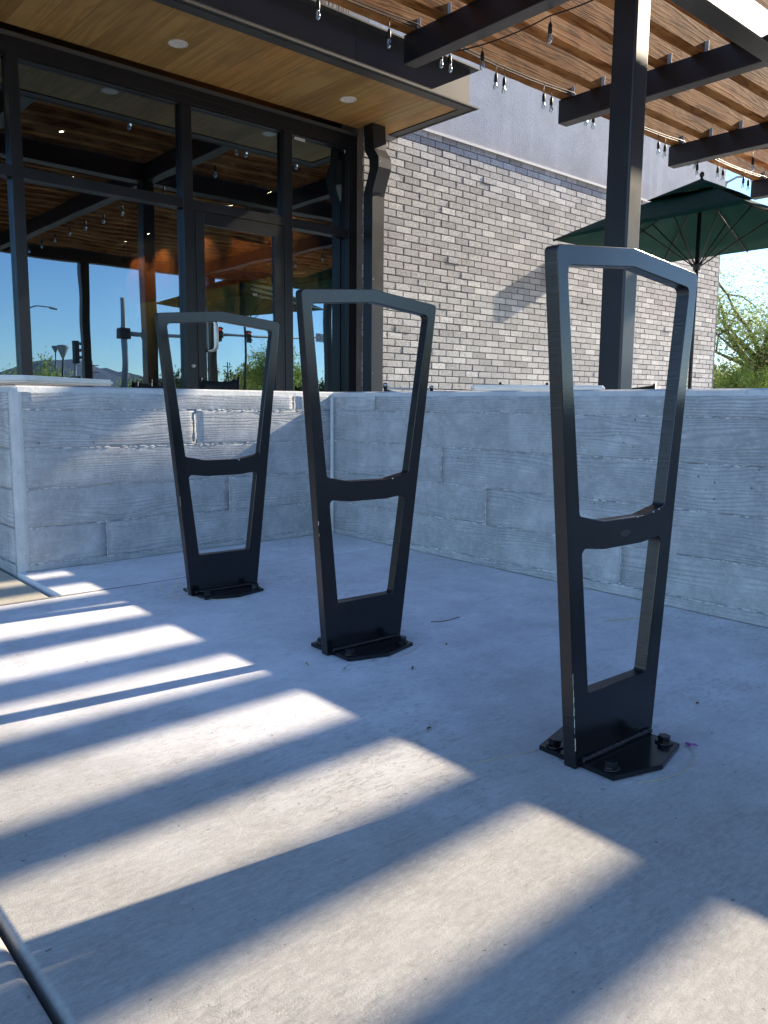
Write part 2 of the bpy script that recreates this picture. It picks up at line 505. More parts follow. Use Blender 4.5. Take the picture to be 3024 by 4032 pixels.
def fillet(poly, r, n=4):
    out = []
    N = len(poly)
    for i in range(N):
        p0, p, p1 = (Vector(poly[i - 1]), Vector(poly[i]), Vector(poly[(i + 1) % N]))
        a = (p0 - p); b = (p1 - p)
        ang = a.angle(b)
        rr = r[i] if isinstance(r, (list, tuple)) else r
        if rr <= 0 or abs(ang - math.pi) < .02:
            out.append(tuple(p)); continue
        d = min(rr / math.tan(ang / 2), a.length * .45, b.length * .45)
        rr2 = d * math.tan(ang / 2)
        bis = (a.normalized() + b.normalized()).normalized()
        c = p + bis * (rr2 / math.sin(ang / 2))
        s = p + a.normalized() * d - c; e = p + b.normalized() * d - c
        tot = s.angle(e)
        sg = 1 if (s.x * e.y - s.y * e.x) > 0 else -1
        for k in range(n + 1):
            t = tot * k / n * sg
            out.append((c.x + s.x * math.cos(t) - s.y * math.sin(t), c.y + s.x * math.sin(t) + s.y * math.cos(t)))
    return out

def plate(outer, holes, th, edge_mi=1):
    """upright plate: polygons in (u, z), thickness along y, centred on y = 0"""
    bm = bmesh.new()
    loops = [outer] + holes
    flat = [[Vector((p[0], p[1], 0)) for p in l] for l in loops]
    tris = tessellate_polygon(flat)
    pts = [p for l in loops for p in l]
    fr = [bm.verts.new((p[0], -th / 2, p[1])) for p in pts]
    bk = [bm.verts.new((p[0], th / 2, p[1])) for p in pts]
    for t in tris:
        bm.faces.new([fr[i] for i in t]); bm.faces.new([bk[i] for i in reversed(t)])
    k = 0
    for l in loops:
        n = len(l)
        for i in range(n):
            a, b = k + i, k + (i + 1) % n
            f = bm.faces.new((fr[a], bk[a], bk[b], fr[b])); f.material_index = edge_mi
        k += n
    bmesh.ops.recalc_face_normals(bm, faces=bm.faces)
    # a small rounded arris on every profile edge
    es = [e for e in bm.edges if len(e.link_faces) == 2 and len({f.material_index for f in e.link_faces}) == 2]
    bmesh.ops.bevel(bm, geom=es, offset=.0014, segments=2, profile=.5, affect='EDGES')
    return bm

def gz(x, y):
    return -.629 + .006 * (x - 1.35) + .0105 * (y - 2)

# ================================================================= ground
def slab(x0, x1, y0, y1, mat, parent, dz=0.0, bev=.016, th=.10, name='slab'):
    bm = bmesh.new()
    c = [(x0, y0), (x1, y0), (x1, y1), (x0, y1)]
    lo = [bm.verts.new((x, y, gz(x, y) - th)) for x, y in c]
    hi = [bm.verts.new((x, y, gz(x, y) + dz)) for x, y in c]
    bm.faces.new(list(reversed(lo))); top = bm.faces.new(hi)
    for i in range(4): bm.faces.new((lo[i], lo[(i + 1) % 4], hi[(i + 1) % 4], hi[i]))
    bmesh.ops.bevel(bm, geom=list(top.edges), offset=bev, segments=7, profile=.5, affect='EDGES')
    for f in bm.faces:
        f.smooth = False
    return obj(name, bm, mat, parent)

bm = bmesh.new()
S_ = 4000
box(bm, -S_, S_, -S_, S_, -1.2, -.735)
g0 = obj('ground', bm, M['ground']); g0['kind'] = 'structure'
bm = bmesh.new()
box(bm, -6.1, 16, -7, 9, -.74, -.695)
pv = obj('pavement', bm, M['joint']); pv['kind'] = 'structure'
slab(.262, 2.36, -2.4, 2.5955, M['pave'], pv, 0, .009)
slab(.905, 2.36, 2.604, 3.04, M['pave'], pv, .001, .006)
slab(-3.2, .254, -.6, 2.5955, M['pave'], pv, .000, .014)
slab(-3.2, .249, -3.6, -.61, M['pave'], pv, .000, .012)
slab(-3.2, .893, 2.601, 5.6, M['pave_old'], pv, -.012, .010)
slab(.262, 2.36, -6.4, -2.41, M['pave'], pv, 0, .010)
slab(-6.0, -3.21, -3.6, 5.6, M['pave_old'], pv, -.004, .010)
bm = bmesh.new()
box(bm, .62, 2.35, 2.5945, 2.6055, -.70, gz(1.5, 2.6) - .0035)
obj('joint_sealant', bm, M['sealant'], pv)
# hairline dirt line at the wall foot
bm = bmesh.new()
for i in range(60):
    y = -2.3 + i * .09
    x = 2.338 - .004 - .003 * pnoise(Vector((i * .7, 0, 0)))
    a = [bm.verts.new((x, y, gz(x, y) + .0012)), bm.verts.new((2.346, y, gz(x, y) + .002)), bm.verts.new((2.346, y + .09, gz(x, y + .09) + .002)), bm.verts.new((x - .001, y + .09, gz(x, y + .09) + .0012))]
    bm.faces.new(a)
for i in range(18):
    x = .93 + i * .08
    y = 3.012 + .004 * pnoise(Vector((i * .7, 3, 0)))
    a = [bm.verts.new((x, y, gz(x, y) + .0022)), bm.verts.new((x + .08, y, gz(x + .08, y) + .0022)), bm.verts.new((x + .08, 3.03, gz(x + .08, y) + .003)), bm.verts.new((x, 3.03, gz(x, y) + .003))]
    bm.faces.new(a)
obj('wall_foot_dirt', bm, M['sealant'], pv, kind='stuff')
# patio floor
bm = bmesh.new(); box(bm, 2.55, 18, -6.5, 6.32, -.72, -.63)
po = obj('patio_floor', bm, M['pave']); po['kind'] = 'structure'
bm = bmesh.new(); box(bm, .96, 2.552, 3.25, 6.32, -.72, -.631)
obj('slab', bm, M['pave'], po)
bm = bmesh.new(); box(bm, -60, 90, -64, -34, -.7345, -.70)
rd = obj('road', bm, M['asphalt']); rd['kind'] = 'structure'

# ================================================================= board-formed concrete wall
wall = thing('concrete_wall', 'L-shaped low board-formed concrete wall around the cafe patio behind the bike racks', 'wall')
TOPZ = .055; CH = .022
def profile_wall(x0, x1, y0, y1):
    bm = bmesh.new()
    box(bm, x0, x1, y0, y1, -.72, TOPZ)
    return bm
bm = bmesh.new()
# L plan outline, chamfered on all top edges and the free upright corners
out = [(.912, 3.024), (2.346, 3.024), (2.346, -6.5), (2.66, -6.5), (2.66, 3.33), (.912, 3.33)]
lo = [bm.verts.new((x, y, -.73)) for x, y in out]; hi = [bm.verts.new((x, y, TOPZ)) for x, y in out]
bm.faces.new(list(reversed(lo))); top = bm.faces.new(hi)
up_e = []
for i in range(6):
    bm.faces.new((lo[i], lo[(i + 1) % 6], hi[(i + 1) % 6], hi[i]))
bm.edges.ensure_lookup_table()
es = list(top.edges) + [e for e in bm.edges if {e.verts[0].co.to_2d().to_tuple(3), e.verts[1].co.to_2d().to_tuple(3)} in ({(.912, 3.024)}, {(.912, 3.33)})]
bmesh.ops.recalc_face_normals(bm, faces=bm.faces)
bmesh.ops.bevel(bm, geom=es, offset=CH, segments=2, profile=.55, affect='EDGES')
obj('wall_core', bm, M['wallcap'], wall)
rows = [(.033, -.031), (-.031, -.172), (-.172, -.318), (-.318, -.460), (-.460, -.595), (-.595, -.72)]
def panel_mesh(L, h, seed, th=.010):
    """one board impression: local x along the wall, y = 0 is the face, z up; slightly wavy edges"""
    bm = bmesh.new()
    n = max(2, int(L / .035))
    rr = random.Random(seed)
    rowv = []
    for zf in (0, .07, .5, .93, 1):
        r = []
        for i in range(n + 1):
            x = L * i / n
            wob = .0011 * pnoise(Vector((x * 22, zf * 3 + seed, 7)))
            inset = 0 if zf in (.07, .5, .93) else .0011
            if i in (0, n): inset = max(inset, .0022)
            r.append(bm.verts.new((x, inset + wob, h * zf + (.0012 * pnoise(Vector((x * 40, seed, 1))) if zf in (0, 1) else 0))))
        rowv.append(r)
    for a, b in zip(rowv, rowv[1:]):
        for i in range(n):
            f = bm.faces.new((a[i], a[i + 1], b[i + 1], b[i])); f.smooth = True
    # side returns
    per = rowv[0] + [r[-1] for r in rowv[1:-1]] + list(reversed(rowv[-1])) + [r[0] for r in reversed(rowv[1:-1])]
    bk = [bm.verts.new((v.co.x, th, v.co.z)) for v in per]
    for i in range(len(per)):
        j = (i + 1) % len(per)
        bm.faces.new((per[i], bk[i], bk[j], per[j]))
    return bm
seams_L = {0: [.945, 2.126, 2.332], 1: [.945, 1.63, 2.332], 2: [.945, 2.332], 3: [.945, 1.78, 2.332], 4: [.945, 1.235, 2.332], 5: [.945, 2.332]}
fin = bmesh.new()
def fin_run(P, D, L, seed, along=True):
    """ragged grout fins squeezed out of a seam; P start, D direction, outward normal -> N"""
    rr = random.Random(seed)
    x = 0
    D = Vector(D)
    N = Vector((0, -1, 0)) if abs(D.x) > .5 else Vector((-1, 0, 0))
    if not along: N = along_n
    U = Vector((0, 0, 1)) if abs(D.z) < .5 else (Vector((1, 0, 0)) if abs(N.y) > .5 else Vector((0, 1, 0)))
    while x < L:
        l = rr.uniform(.006, .040); h = rr.uniform(.0014, .0050); w = rr.uniform(.0015, .0048)
        if not along: h *= .30; w *= .7
        if rr.random() < .90:
            o = Vector(P) + D * x + U * rr.uniform(-.0018, .0018)
            k = 5
            a = []; 
            for i in range(k + 1):
                t = i / k
                s = math.sin(math.pi * min(1, max(0, t))) ** .5
                pt = o + D * (l * t)
                j = rr.uniform(.6, 1.2) * s
                a.append((bm_v(fin, pt - U * (w * j) + N * -.001), bm_v(fin, pt + N * (h * j)), bm_v(fin, pt + U * (w * j) + N * -.001)))
            for p, q in zip(a, a[1:]):
                fin.faces.new((p[0], q[0], q[1], p[1])); fin.faces.new((p[1], q[1], q[2], p[2]))
        x += l * rr.uniform(.8, 1.25)
def bm_v(b, p): return b.verts.new(p)
along_n = Vector((0, -1, 0))
YF = 3.0165; XF = 2.3385
k = 0
for ri, (zt, zb) in enumerate(rows):
    xs = seams_L[ri]
    for a, b in zip(xs, xs[1:]):
        k += 1
        o = obj('board_panel', panel_mesh(b - a - .0012, zt - zb - .0012, k), M['board'], wall)
        o.location = (a + .0006, YF + random.uniform(-.0006, .0006), zb + .0006)
    for x in xs[1:-1]:
        along_n = Vector((0, -1, 0)); fin_run((x, YF, zb), (0, 0, 1), zt - zb, k + 60, False)
    if ri: fin_run((.945, YF + .001, zt), (1, 0, 0), 1.387, 200 + ri)
seams_R = {0: [3.012, 2.714, 1.3, .1, -1.6, -3.4], 1: [3.012, 1.72, .55, -1.0, -3.4], 2: [3.012, 2.293, .75, -.9, -3.4], 3: [3.012, 2.05, .3, -2, -3.4], 4: [3.012, 1.45, -.4, -3.4], 5: [3.012, .9, -3.4]}
for ri, (zt, zb) in enumerate(rows):
    ys = seams_R[ri]
    for a, b in zip(ys, ys[1:]):
        k += 1
        o = obj('board_panel', panel_mesh(a - b - .0012, zt - zb - .0012, k), M['board'], wall)
        o.rotation_euler = (0, 0, -math.pi / 2)
        o.location = (XF + random.uniform(-.0006, .0006), a - .0006, zb + .0006)
    for y in ys[1:-1]:
        along_n = Vector((-1, 0, 0)); fin_run((XF, y, zb), (0, 0, 1), zt - zb, k + 60, False)
    if ri: fin_run((XF + .001, 3.012, zt), (0, -1, 0), 5.5, 300 + ri)
# end face boards (facing -x at the free end)
for ri, (zt, zb) in enumerate(rows):
    k += 1
    o = obj('board_panel', panel_mesh(.24, zt - zb - .003, k), M['board'], wall)
    o.rotation_euler = (0, 0, -math.pi / 2); o.location = (.9055, 3.30, zb + .0015)
# fillet of cast concrete where the two legs meet
bm = bmesh.new(); tube(bm, [(2.337, 3.016, -.66), (2.337, 3.016, .03)], .010, 8); obj('corner_fillet', bm, M['fin'], wall)
bmesh.ops.recalc_face_normals(fin, faces=fin.faces)
obj('grout_fins', fin, M['fin'], wall, kind='stuff')

# ================================================================= bike racks
out_p = fillet([(-.1213, 0), (-.2146, .8938), (0, .9144), (.2146, .8938), (.1213, 0)], [0, .010, 0, .010, 0])
hole1 = fillet([(-.1854, .8643), (0, .8824), (.1854, .8643), (.1325, .4554), (.0609, .4414), (-.0609, .4414), (-.1325, .4554)], [.011, 0, .011, .008, 0, 0, .008])
hole2 = fillet([(-.124, .3984), (-.060, .3905), (.060, .3905), (.124, .3984), (.0917, .1344), (-.0917, .1344)], [.011, 0, 0, .011, .007, .007])
rack_me = bpy.data.meshes.new('rack_frame')
b_ = plate(out_p, [hole1, hole2], .0262); b_.to_mesh(rack_me); b_.free()
rack_me.materials.append(M['steel']); rack_me.materials.append(M['steel_edge'])
def base_plate_mesh():
    bm = bmesh.new()
    pl = [(-.1071, -.0818), (0, -.1107), (.1071, -.0818), (.1071, .0818), (0, .1107), (-.1071, .0818)]
    lo = [bm.verts.new((x, y, 0)) for x, y in pl]; hi = [bm.verts.new((x, y, .0095)) for x, y in pl]
    bm.faces.new(list(reversed(lo))); bm.faces.new(hi)
    for i in range(6): bm.faces.new((lo[i], lo[(i + 1) % 6], hi[(i + 1) % 6], hi[i]))
    bmesh.ops.bevel(bm, geom=bm.edges[:], offset=.0009, segments=2, affect='EDGES')
    return bm
def weld_mesh(s, seed):
    bm = bmesh.new()
    rr = random.Random(seed)
    pts = []; rs = []
    n = 60
    for i in range(n + 1):
        u = -.109 + .222 * i / n
        pts.append((u, s * (.0150 + .0006 * rr.uniform(-1, 1)), .0125 + .0005 * rr.uniform(-1, 1)))
        rs.append(.0056 + (.0012 if i % 2 else -.0002) + rr.uniform(-.0003, .0003))
    tube(bm, pts, rs, 8)
    return bm
def bolt_meshes():
    w = bmesh.new()
    lathe(w, [(0, .0095), (.0165, .0095), (.0165, .0120), (.0155, .0125), (0, .0125)], 20)
    h = bmesh.new()
    hx = lambda r, z: [(r * math.cos(math.pi / 3 * i + .3), r * math.sin(math.pi / 3 * i + .3), z) for i in range(6)]
    a = [h.verts.new(p) for p in hx(.0125, .0125)]; b = [h.verts.new(p) for p in hx(.0125, .0225)]; c = [h.verts.new(p) for p in hx(.0108, .0242)]
    for q, r in ((a, b), (b, c)):
        for i in range(6): h.faces.new((q[i], q[(i + 1) % 6], r[(i + 1) % 6], r[i]))
    h.faces.new(c)
    return w, h
plate_me = bpy.data.meshes.new('base_plate'); b_ = base_plate_mesh(); b_.to_mesh(plate_me); b_.free(); plate_me.materials.append(M['steel'])
wm, hm = bolt_meshes()
wme = bpy.data.meshes.new('washer'); wm.to_mesh(wme); wme.materials.append(M['steel'])
hme = bpy.data.meshes.new('bolt'); hm.to_mesh(hme); hme.materials.append(M['steel'])
racks = [((1.280, .798), -1.416, .001, -.012, 'nearest and largest black steel bike rack with bare scraped edge at its foot'),
         ((1.322, 1.577), -1.44, .004, .024, 'middle black steel bike rack between the nearest rack and the far one'),
         ((1.346, 2.331), -2.564, -.002, .015, 'farthest black steel bike rack in front of the sunlit concrete wall')]
for ri, ((x, y), th, al, be, lab) in enumerate(racks):
    root = thing('bike_rack', lab, 'bike rack', (x, y, gz(x, y)), R(th), 'steel bike racks bolted to the pavement')
    fr = obj('rack_frame', rack_me, None, root)
    fr.rotation_euler = (math.atan(be), -math.atan(al) * -1, 0)
    fr.rotation_euler = (math.atan(be), math.atan(al), 0)
    obj('base_plate', plate_me, None, root)
    for s in (-1, 1): obj('weld_bead', weld_mesh(s, ri * 3 + s), M['steel'], root)
    for sx in (-1, 1):
        for sy in (-1, 1):
            b = obj('bolt', hme, None, root, (sx * .087, sy * .0605, 0), (0, 0, random.uniform(0, 1)))
            obj('washer', wme, None, b)
    # chipped paint specks along the near lower edge, scuff marks on the crossbar
    ch = bmesh.new()
    rr = random.Random(ri + 5)
    zr = (.035, .17) if ri == 0 else (.30, .34)
    z = zr[0]
    while z < zr[1]:
        l = rr.uniform(.002, .012)
        if rr.random() < (.85 if ri == 0 else .3):
            w = rr.uniform(.0002, .0009)
            xo = -.1213 - .0933 * z / .8938
            box(ch, xo - .0004, xo + w, -.0136, -.0136 + w * .9, z, z + l)
        z += l * 1.1
    obj('chipped_edge', ch, M['bare'], fr, kind='stuff')
    if ri == 0:
        sc = bmesh.new()
        vs = [sc.verts.new((.004 + .017 * math.cos(a) * (1 + .12 * math.sin(3 * a)), -.01335, .4135 + .0065 * math.sin(a))) for a in [2 * math.pi * i / 18 for i in range(18)]]
        sc.faces.new(vs)
        obj('scuff_mark', sc, M['scuff'], fr)
    tp = bmesh.new()
    for q in range(3 if ri < 1 else 1):
        u0 = rr.uniform(-.03, .115)
        zz = .4414 if abs(u0) < .06 else .4414 + (abs(u0) - .0609) * .195
        box(tp, u0, u0 + rr.uniform(.003, .007), -.0135, -.0122, zz - rr.uniform(.002, .004), zz - .0007)
    obj('chipped_paint', tp, M['bare'], fr, kind='stuff')

# ================================================================= cafe building
S = 1.06
bld = thing('cafe_building', 'cafe with glass storefront, wood-lined canopy and grey brick side wall', 'building', (0, 0, 0))
YB = 5.887 * S        # brick face
YS = 5.987 * S        # storefront face
GY = 6.405            # glass plane
ZTRIM = 2.621 * S
XR = 11.74 * S
XB0 = 5.225           # left end of brick
# masonry backing
bm = bmesh.new(); box(bm, XB0, XR, YB + .010, YB + .35, -.72, ZTRIM)
bwall = obj('brick_wall', bm, M['mortar'], bld)
def brick_mesh(L, H, D, seed):
    bm = bmesh.new()
    rr = random.Random(seed)
    box(bm, 0, L, 0, D, 0, H)
    for v in bm.verts:
        v.co += Vector((rr.uniform(-.0012, .0012), rr.uniform(-.0015, .0015), rr.uniform(-.0009, .0009)))
    fe = [e for e in bm.edges if all(v.co.y < D / 2 for v in e.verts)]
    bmesh.ops.bevel(bm, geom=fe, offset=.0032, segments=1, affect='EDGES')
    return bm
PIT = .2154; CRS = .07075; JT = .0105
LB, HB = PIT - JT, CRS - JT
full = []
for s in range(6):
    me = bpy.data.meshes.new('brick'); b_ = brick_mesh(LB, HB, .02, s); b_.to_mesh(me); b_.free(); me.materials.append(M['brick']); full.append(me)
half = bpy.data.meshes.new('brick'); b_ = brick_mesh(LB / 2 - JT / 2, HB, .02, 9); b_.to_mesh(half); b_.free(); half.materials.append(M['brick'])
allb = []
nrows = int((ZTRIM + .72) / CRS) + 1
for r in range(nrows):
    z = ZTRIM - (r + 1) * CRS + JT
    x = XB0
    first = r % 2 == 1
    while x < XR - .02:
        L = LB / 2 - JT / 2 if first else LB
        hf = first
        first = False
        if x + L > XR:
            L = XR - x
            hf = L < LB * .8
            if L < .05: break
            if hf: L = LB / 2 - JT / 2
            x = XR - L
        allb.append((x, z, hf))
        x += L + JT
def vis(b): return b[1] > .02 and (b[1] < 2.5 or b[0] > 5.7)
cand = sorted([b for b in allb if vis(b)], key=lambda b: b[0] + (3 if 7.9 < b[0] < 8.9 else 0))
ind = set(cand[:296])
fieldb = bmesh.new()
rr = random.Random(3)
for b in allb:
    proud = -.000 + rr.uniform(-.0025, .0015) - (.006 if rr.random() < .015 else 0)
    if b in ind:
        o = obj('brick', half if b[2] else rr.choice(full), None, bwall, (b[0] + rr.uniform(-.001, .001), YB + proud, b[1] + rr.uniform(-.001, .001)), (0, rr.uniform(-.004, .004), rr.uniform(-.006, .006)))
    else:
        L = LB / 2 - JT / 2 if b[2] else LB
        box(fieldb, b[0], b[0] + L, YB + proud, YB + .02, b[1], b[1] + HB)
obj('brick_courses', fieldb, M['brickf'], bwall, kind='stuff')
# flashing, stucco above, parapet
bm = bmesh.new(); box(bm, XB0 - .2, XR + .02, YB - .030, YB + .35, ZTRIM + .001, ZTRIM + .016); box(bm, XB0 - .2, XR + .02, YB - .030, YB - .027, ZTRIM - .012, ZTRIM + .001)
obj('trim_flashing', bm, M['flash'], bld)
bm = bmesh.new(); box(bm, 5.27, XR + .01, YB - .010, YB + .34, ZTRIM + .020, 6.2)
obj('stucco_panel', bm, M['stucco'], bld)
bm = bmesh.new(); box(bm, 5.02, 5.262, YB - .014, YB + .30, 2.97, 6.2)
obj('metal_panel', bm, M['web'], bld)
for i in range(26):
    x1 = 5.012 - i * .118
    bm = bxm(x1 - .112, x1, YB - .02, YB + .01, 2.97, 5.2, .003)
    obj('siding_board', bm, M['siding'], bld)
bm = bmesh.new(); box(bm, -4.5, 5.015, YB + .012, YB + .3, 2.97, 5.2); obj('siding_backing', bm, M['dark'], bld)
bm = bmesh.new(); box(bm, XR - .3, XR, YB + .36, 14, -.7, 6.19); box(bm, -4.5, XR - .01, 13.9, 14.1, -.7, 6.18); obj('rear_wall', bm, M['stucco'], bld)
bm = bmesh.new(); box(bm, -4.5, XR - .31, YB + .36, 13.88, 5.0, 5.19); obj('roof', bm, M['flange'], bld)

# storefront frame: verticals, transoms, header
def fpart(name, x0, x1, z0, z1, y0=None, y1=None, bev=.002, mat='frame'):
    y0 = YS if y0 is None else y0; y1 = GY + .03 if y1 is None else y1
    return obj(name, bxm(x0, x1, y0, y1, z0, z1, bev), M[mat], bld)
ZH0 = 2.452; ZSOF = 2.625
ZT0, ZT1 = 1.612, 1.688
vert_x = [(-2.10, -2.02), (-.78, -.70), (.55, .63), (1.885 * S, 1.962 * S), (3.165 * S, 3.250 * S), (4.122 * S, 4.206 * S), (4.832 * S, 4.935 * S)]
for x0, x1 in vert_x: fpart('mullion', x0, x1, -.63, ZH0)
fpart('header', -4.4, XB0 + .02, ZH0, ZSOF - .03)
fpart('header_trim', -4.4, XB0 + .0, ZH0 + .055, ZH0 + .062, YS - .006, YS + .001, .001)
fpart('header_cap', -4.4, XB0 - .002, ZSOF - .06, ZSOF - .031, YS - .020, YS - .001, .002, 'flange')
fpart('end_jamb', 4.937 * S, XB0 - .004, -.63, ZH0, YS + .012, GY + .05)
spans = [(vert_x[i][1], vert_x[i + 1][0]) for i in range(len(vert_x) - 1)]
gi = 0
for i, (a, b) in enumerate(spans):
    fpart('transom', a, b, ZT0, ZT1, YS + .002)
    fpart('glazing_bead', a, b, ZH0 - .018, ZH0, YS + .016, GY - .005, .001)
    bm = bmesh.new(); box(bm, a - .005, b + .005, GY, GY + .006, ZT1 - .005, ZH0 + .005); obj('window_pane', bm, M['glass'], bld)
    if i != 4:
        fpart('sill', a, b, -.63, -.52, YS + .002)
        bm = bmesh.new(); box(bm, a - .005, b + .005, GY, GY + .006, -.525, ZT0 + .005); obj('window_pane', bm, M['glass'], bld)
# door
DX0, DX1 = 3.272 * S, 4.118 * S
door = obj('door', bxm(DX0, 3.347 * S, YS + .004, YS + .050, -.615, ZT0 - .006, .002), M['frame'], bld)
fpd = lambda n, x0, x1, z0, z1, y0=YS + .004, y1=YS + .050: obj(n, bxm(x0, x1, y0, y1, z0, z1, .002), M['frame'], door)
fpart('door_jamb', 3.251 * S, 3.2695 * S, -.63, ZT0 - .002, YS + .01)
fpd('door_stile', 4.020 * S, DX1, -.615, ZT0 - .006)
fpd('door_rail', 3.347 * S, 4.020 * S, 1.418 * S, ZT0 - .006)
fpd('door_rail', 3.347 * S, 4.020 * S, -.615, -.37)
bm = bmesh.new(); box(bm, 3.343 * S, 4.024 * S, YS + .024, YS + .030, -.375, 1.422 * S); obj('door_glass', bm, M['glass'], door)
bm = bmesh.new()
hx = 3.430 * S; yo = YS - .055
hz0, hz1 = .403 * S + .02, .650 * S + .02
tube(bm, [(hx, YS + .006, hz1 - .0), (hx, yo + .03, hz1), (hx, yo + .010, hz1 - .006), (hx, yo, hz1 - .03), (hx, yo, hz0 + .03), (hx, yo + .010, hz0 + .006), (hx, yo + .03, hz0), (hx, YS + .006, hz0)], .0125, 12)
for v in bm.verts:
    v.co.x += (v.co.y - YS) * -1.0 * 1.1 - .09
obj('door_handle', bm, M['chrome'], door)
bm = bmesh.new(); lathe(bm, [(0, 0), (.016, 0), (.019, .004), (.019, .013), (0, .013)], 18)
o = obj('lock_cylinder', bm, M['chrome'], door, (3.472 - .06, YS + .0045, .315), (R(90), 0, 0))
bm = bxm(3.90, 4.18, YS + .055, YS + .115, 1.36 * S, 1.415 * S, .004); obj('door_closer', bm, M['dark'], door)
bm = bmesh.new(); box(bm, 4.525, 4.645, GY - .0015, GY - .0005, 2.41, 2.436); obj('window_label', bm, M['label'], bld)
bm = bmesh.new(); box(bm, 5.115, 5.185, GY - .0015, GY - .0005, 2.41, 2.436); obj('window_label', bm, M['label'], bld)

# canopy: steel channel fascia with wood soffit
YC = 4.868 * S; XC = 5.342 * S; ZC = 2.476 * S; ZCT = 2.785 * S; IN = .064
bm = bmesh.new()
box(bm, -4.5, XC, YC, YC + .142, ZC, ZC + .012)
box(bm, XC - .125, XC, YC + .1425, YS + .05, ZC, ZC + .012)
canopy = obj('canopy', bm, M['flange'], bld)
bm = bmesh.new(); box(bm, -4.5, XC - .004, YC + .03, YC + .033, ZC - .0045, ZC - .0005); box(bm, XC - .032, XC - .029, YC + .034, YS, ZC - .0045, ZC - .0005)
obj('flange_seam', bm, M['frame'], canopy)
bm = bmesh.new(); box(bm, -4.5, XC, YC, YC + .2, ZCT, ZCT + .012); box(bm, XC - .2, XC, YC + .2005, YS + .05, ZCT, ZCT + .012); obj('top_flange', bm, M['flange'], canopy)
bm = bmesh.new()
xe = XC - IN
segs = [-4.5, -1.6, 4.285, xe]
for a, b in zip(segs, segs[1:]):
    wb = bxm(a + .0015, b - (.0015 if b != xe else 0), YC + IN, YC + IN + .012, ZC + .0125, ZCT - .0005)
    obj('fascia_web', wb, M['web'], canopy)
obj('fascia_web', bxm(xe - .012, xe, YC + IN + .0125, YS - .05, ZC + .0125, ZCT - .0005), M['web'], canopy)
bm = bmesh.new(); box(bm, -4.5, xe - .012, YC + IN + .1, YS + .04, ZC + .15, ZC + .16); obj('canopy_deck', bm, M['dark'], canopy)
bm = bmesh.new(); box(bm, -4.45, XC - .127, YC + .143, YS - .030, ZC + .03, ZC + .04)
obj('soffit_backing', bm, M['dark'], canopy)
pw = .197
x = XC - .131
lights = [(1.35 * S, 5.46 * S), (2.873 * S, 5.462 * S), (4.398 * S, 5.462 * S), (-.18 * S, 5.462 * S)]
i = 0
while x > -1.6:
    bm = bmesh.new()
    box(bm, x - pw + .0012, x - .0012, YC + .150, YS - .034, ZC + .0075, ZC + .018)
    obj('soffit_board', bm, M['soffit'], canopy)
    x -= pw; i += 1
bm = bmesh.new(); box(bm, -4.45, x, YC + .150, YS - .034, ZC + .0075, ZC + .018); obj('soffit_board', bm, M['soffit'], canopy)
for lx, ly in lights:
    bm = bmesh.new(); lathe(bm, [(.074, ZC + .0072), (.074, ZC + .003), (.066, ZC + .0025), (.062, ZC + .004)], 28); o = obj('recessed_light', bm, M['flash'], canopy, (lx, ly, 0))
    bm = bmesh.new(); lathe(bm, [(.0625, ZC + .004), (.056, ZC + .0058), (.035, ZC + .0068), (0, ZC + .0070)], 28); obj('light_reflector', bm, M['lamp_in'], o)
# rainwater duct
def duct(bm, secs):
    """secs: (x0, x1, y0, y1, z) rectangles, lofted"""
    rings = [[bm.verts.new((a, c, z)), bm.verts.new((b, c, z)), bm.verts.new((b, d, z)), bm.verts.new((a, d, z))] for a, b, c, d, z in secs]
    for p, q in zip(rings, rings[1:]):
        for k in range(4): bm.faces.new((p[k], q[k], q[(k + 1) % 4], p[(k + 1) % 4]))
    bm.faces.new(rings[0]); bm.faces.new(list(reversed(rings[-1])))
    bmesh.ops.recalc_face_normals(bm, faces=bm.faces)
dx0, dx1 = 4.912 * S, 5.052 * S
d0 = 5.745 * S - 0.0; d1 = d0 + .132
bm = bmesh.new()
duct(bm, [(dx0 - .005, dx1 + .005, d0 + .0, d1, ZC + .01), (dx0 - .005, dx1 + .005, d0 - .022, d1 - .02, 2.40), (dx0 - .005, dx1 + .005, d0 - .090, d1 - .085, 2.31), (dx0 - .005, dx1 + .005, d0 - .092, d1 - .09, 2.22), (dx0 - .004, dx1 + .004, d0 - .005, d1 - .005, 2.015), (dx0 - .004, dx1 + .004, d0 - .002, d1, 1.99)])
ds = obj('downspout', bm, M['post'], bld)
bm = bmesh.new(); duct(bm, [(dx0, dx1, d0, d1, 2.00), (dx0, dx1, d0, d1, -.62)]); obj('downspout_pipe', bm, M['post'], ds)
for z in (2.27, 2.01, 1.2, .3):
    bm = bmesh.new(); lathe(bm, [(0, .004), (.004, .003), (.0055, 0)], 8); obj('screw', bm, M['chrome'], ds, (dx0 + .012, d0 - (.095 if z > 2.2 else .001), z), (R(90), 0, 0))
# unseen guessed wall fitting, added to throw the slanting shadow along the courses
wl = obj('wall_shadow_caster', bxm(7.70 * S, 7.83 * S, YB - .118, YB - .004, 1.36 * S, 1.655 * S, .004), M['post'], bld)
bm = bmesh.new(); box(bm, 7.67 * S, 7.86 * S, YB - .012, YB - .003, 1.42 * S, 1.60 * S); obj('backplate', bm, M['post'], wl)

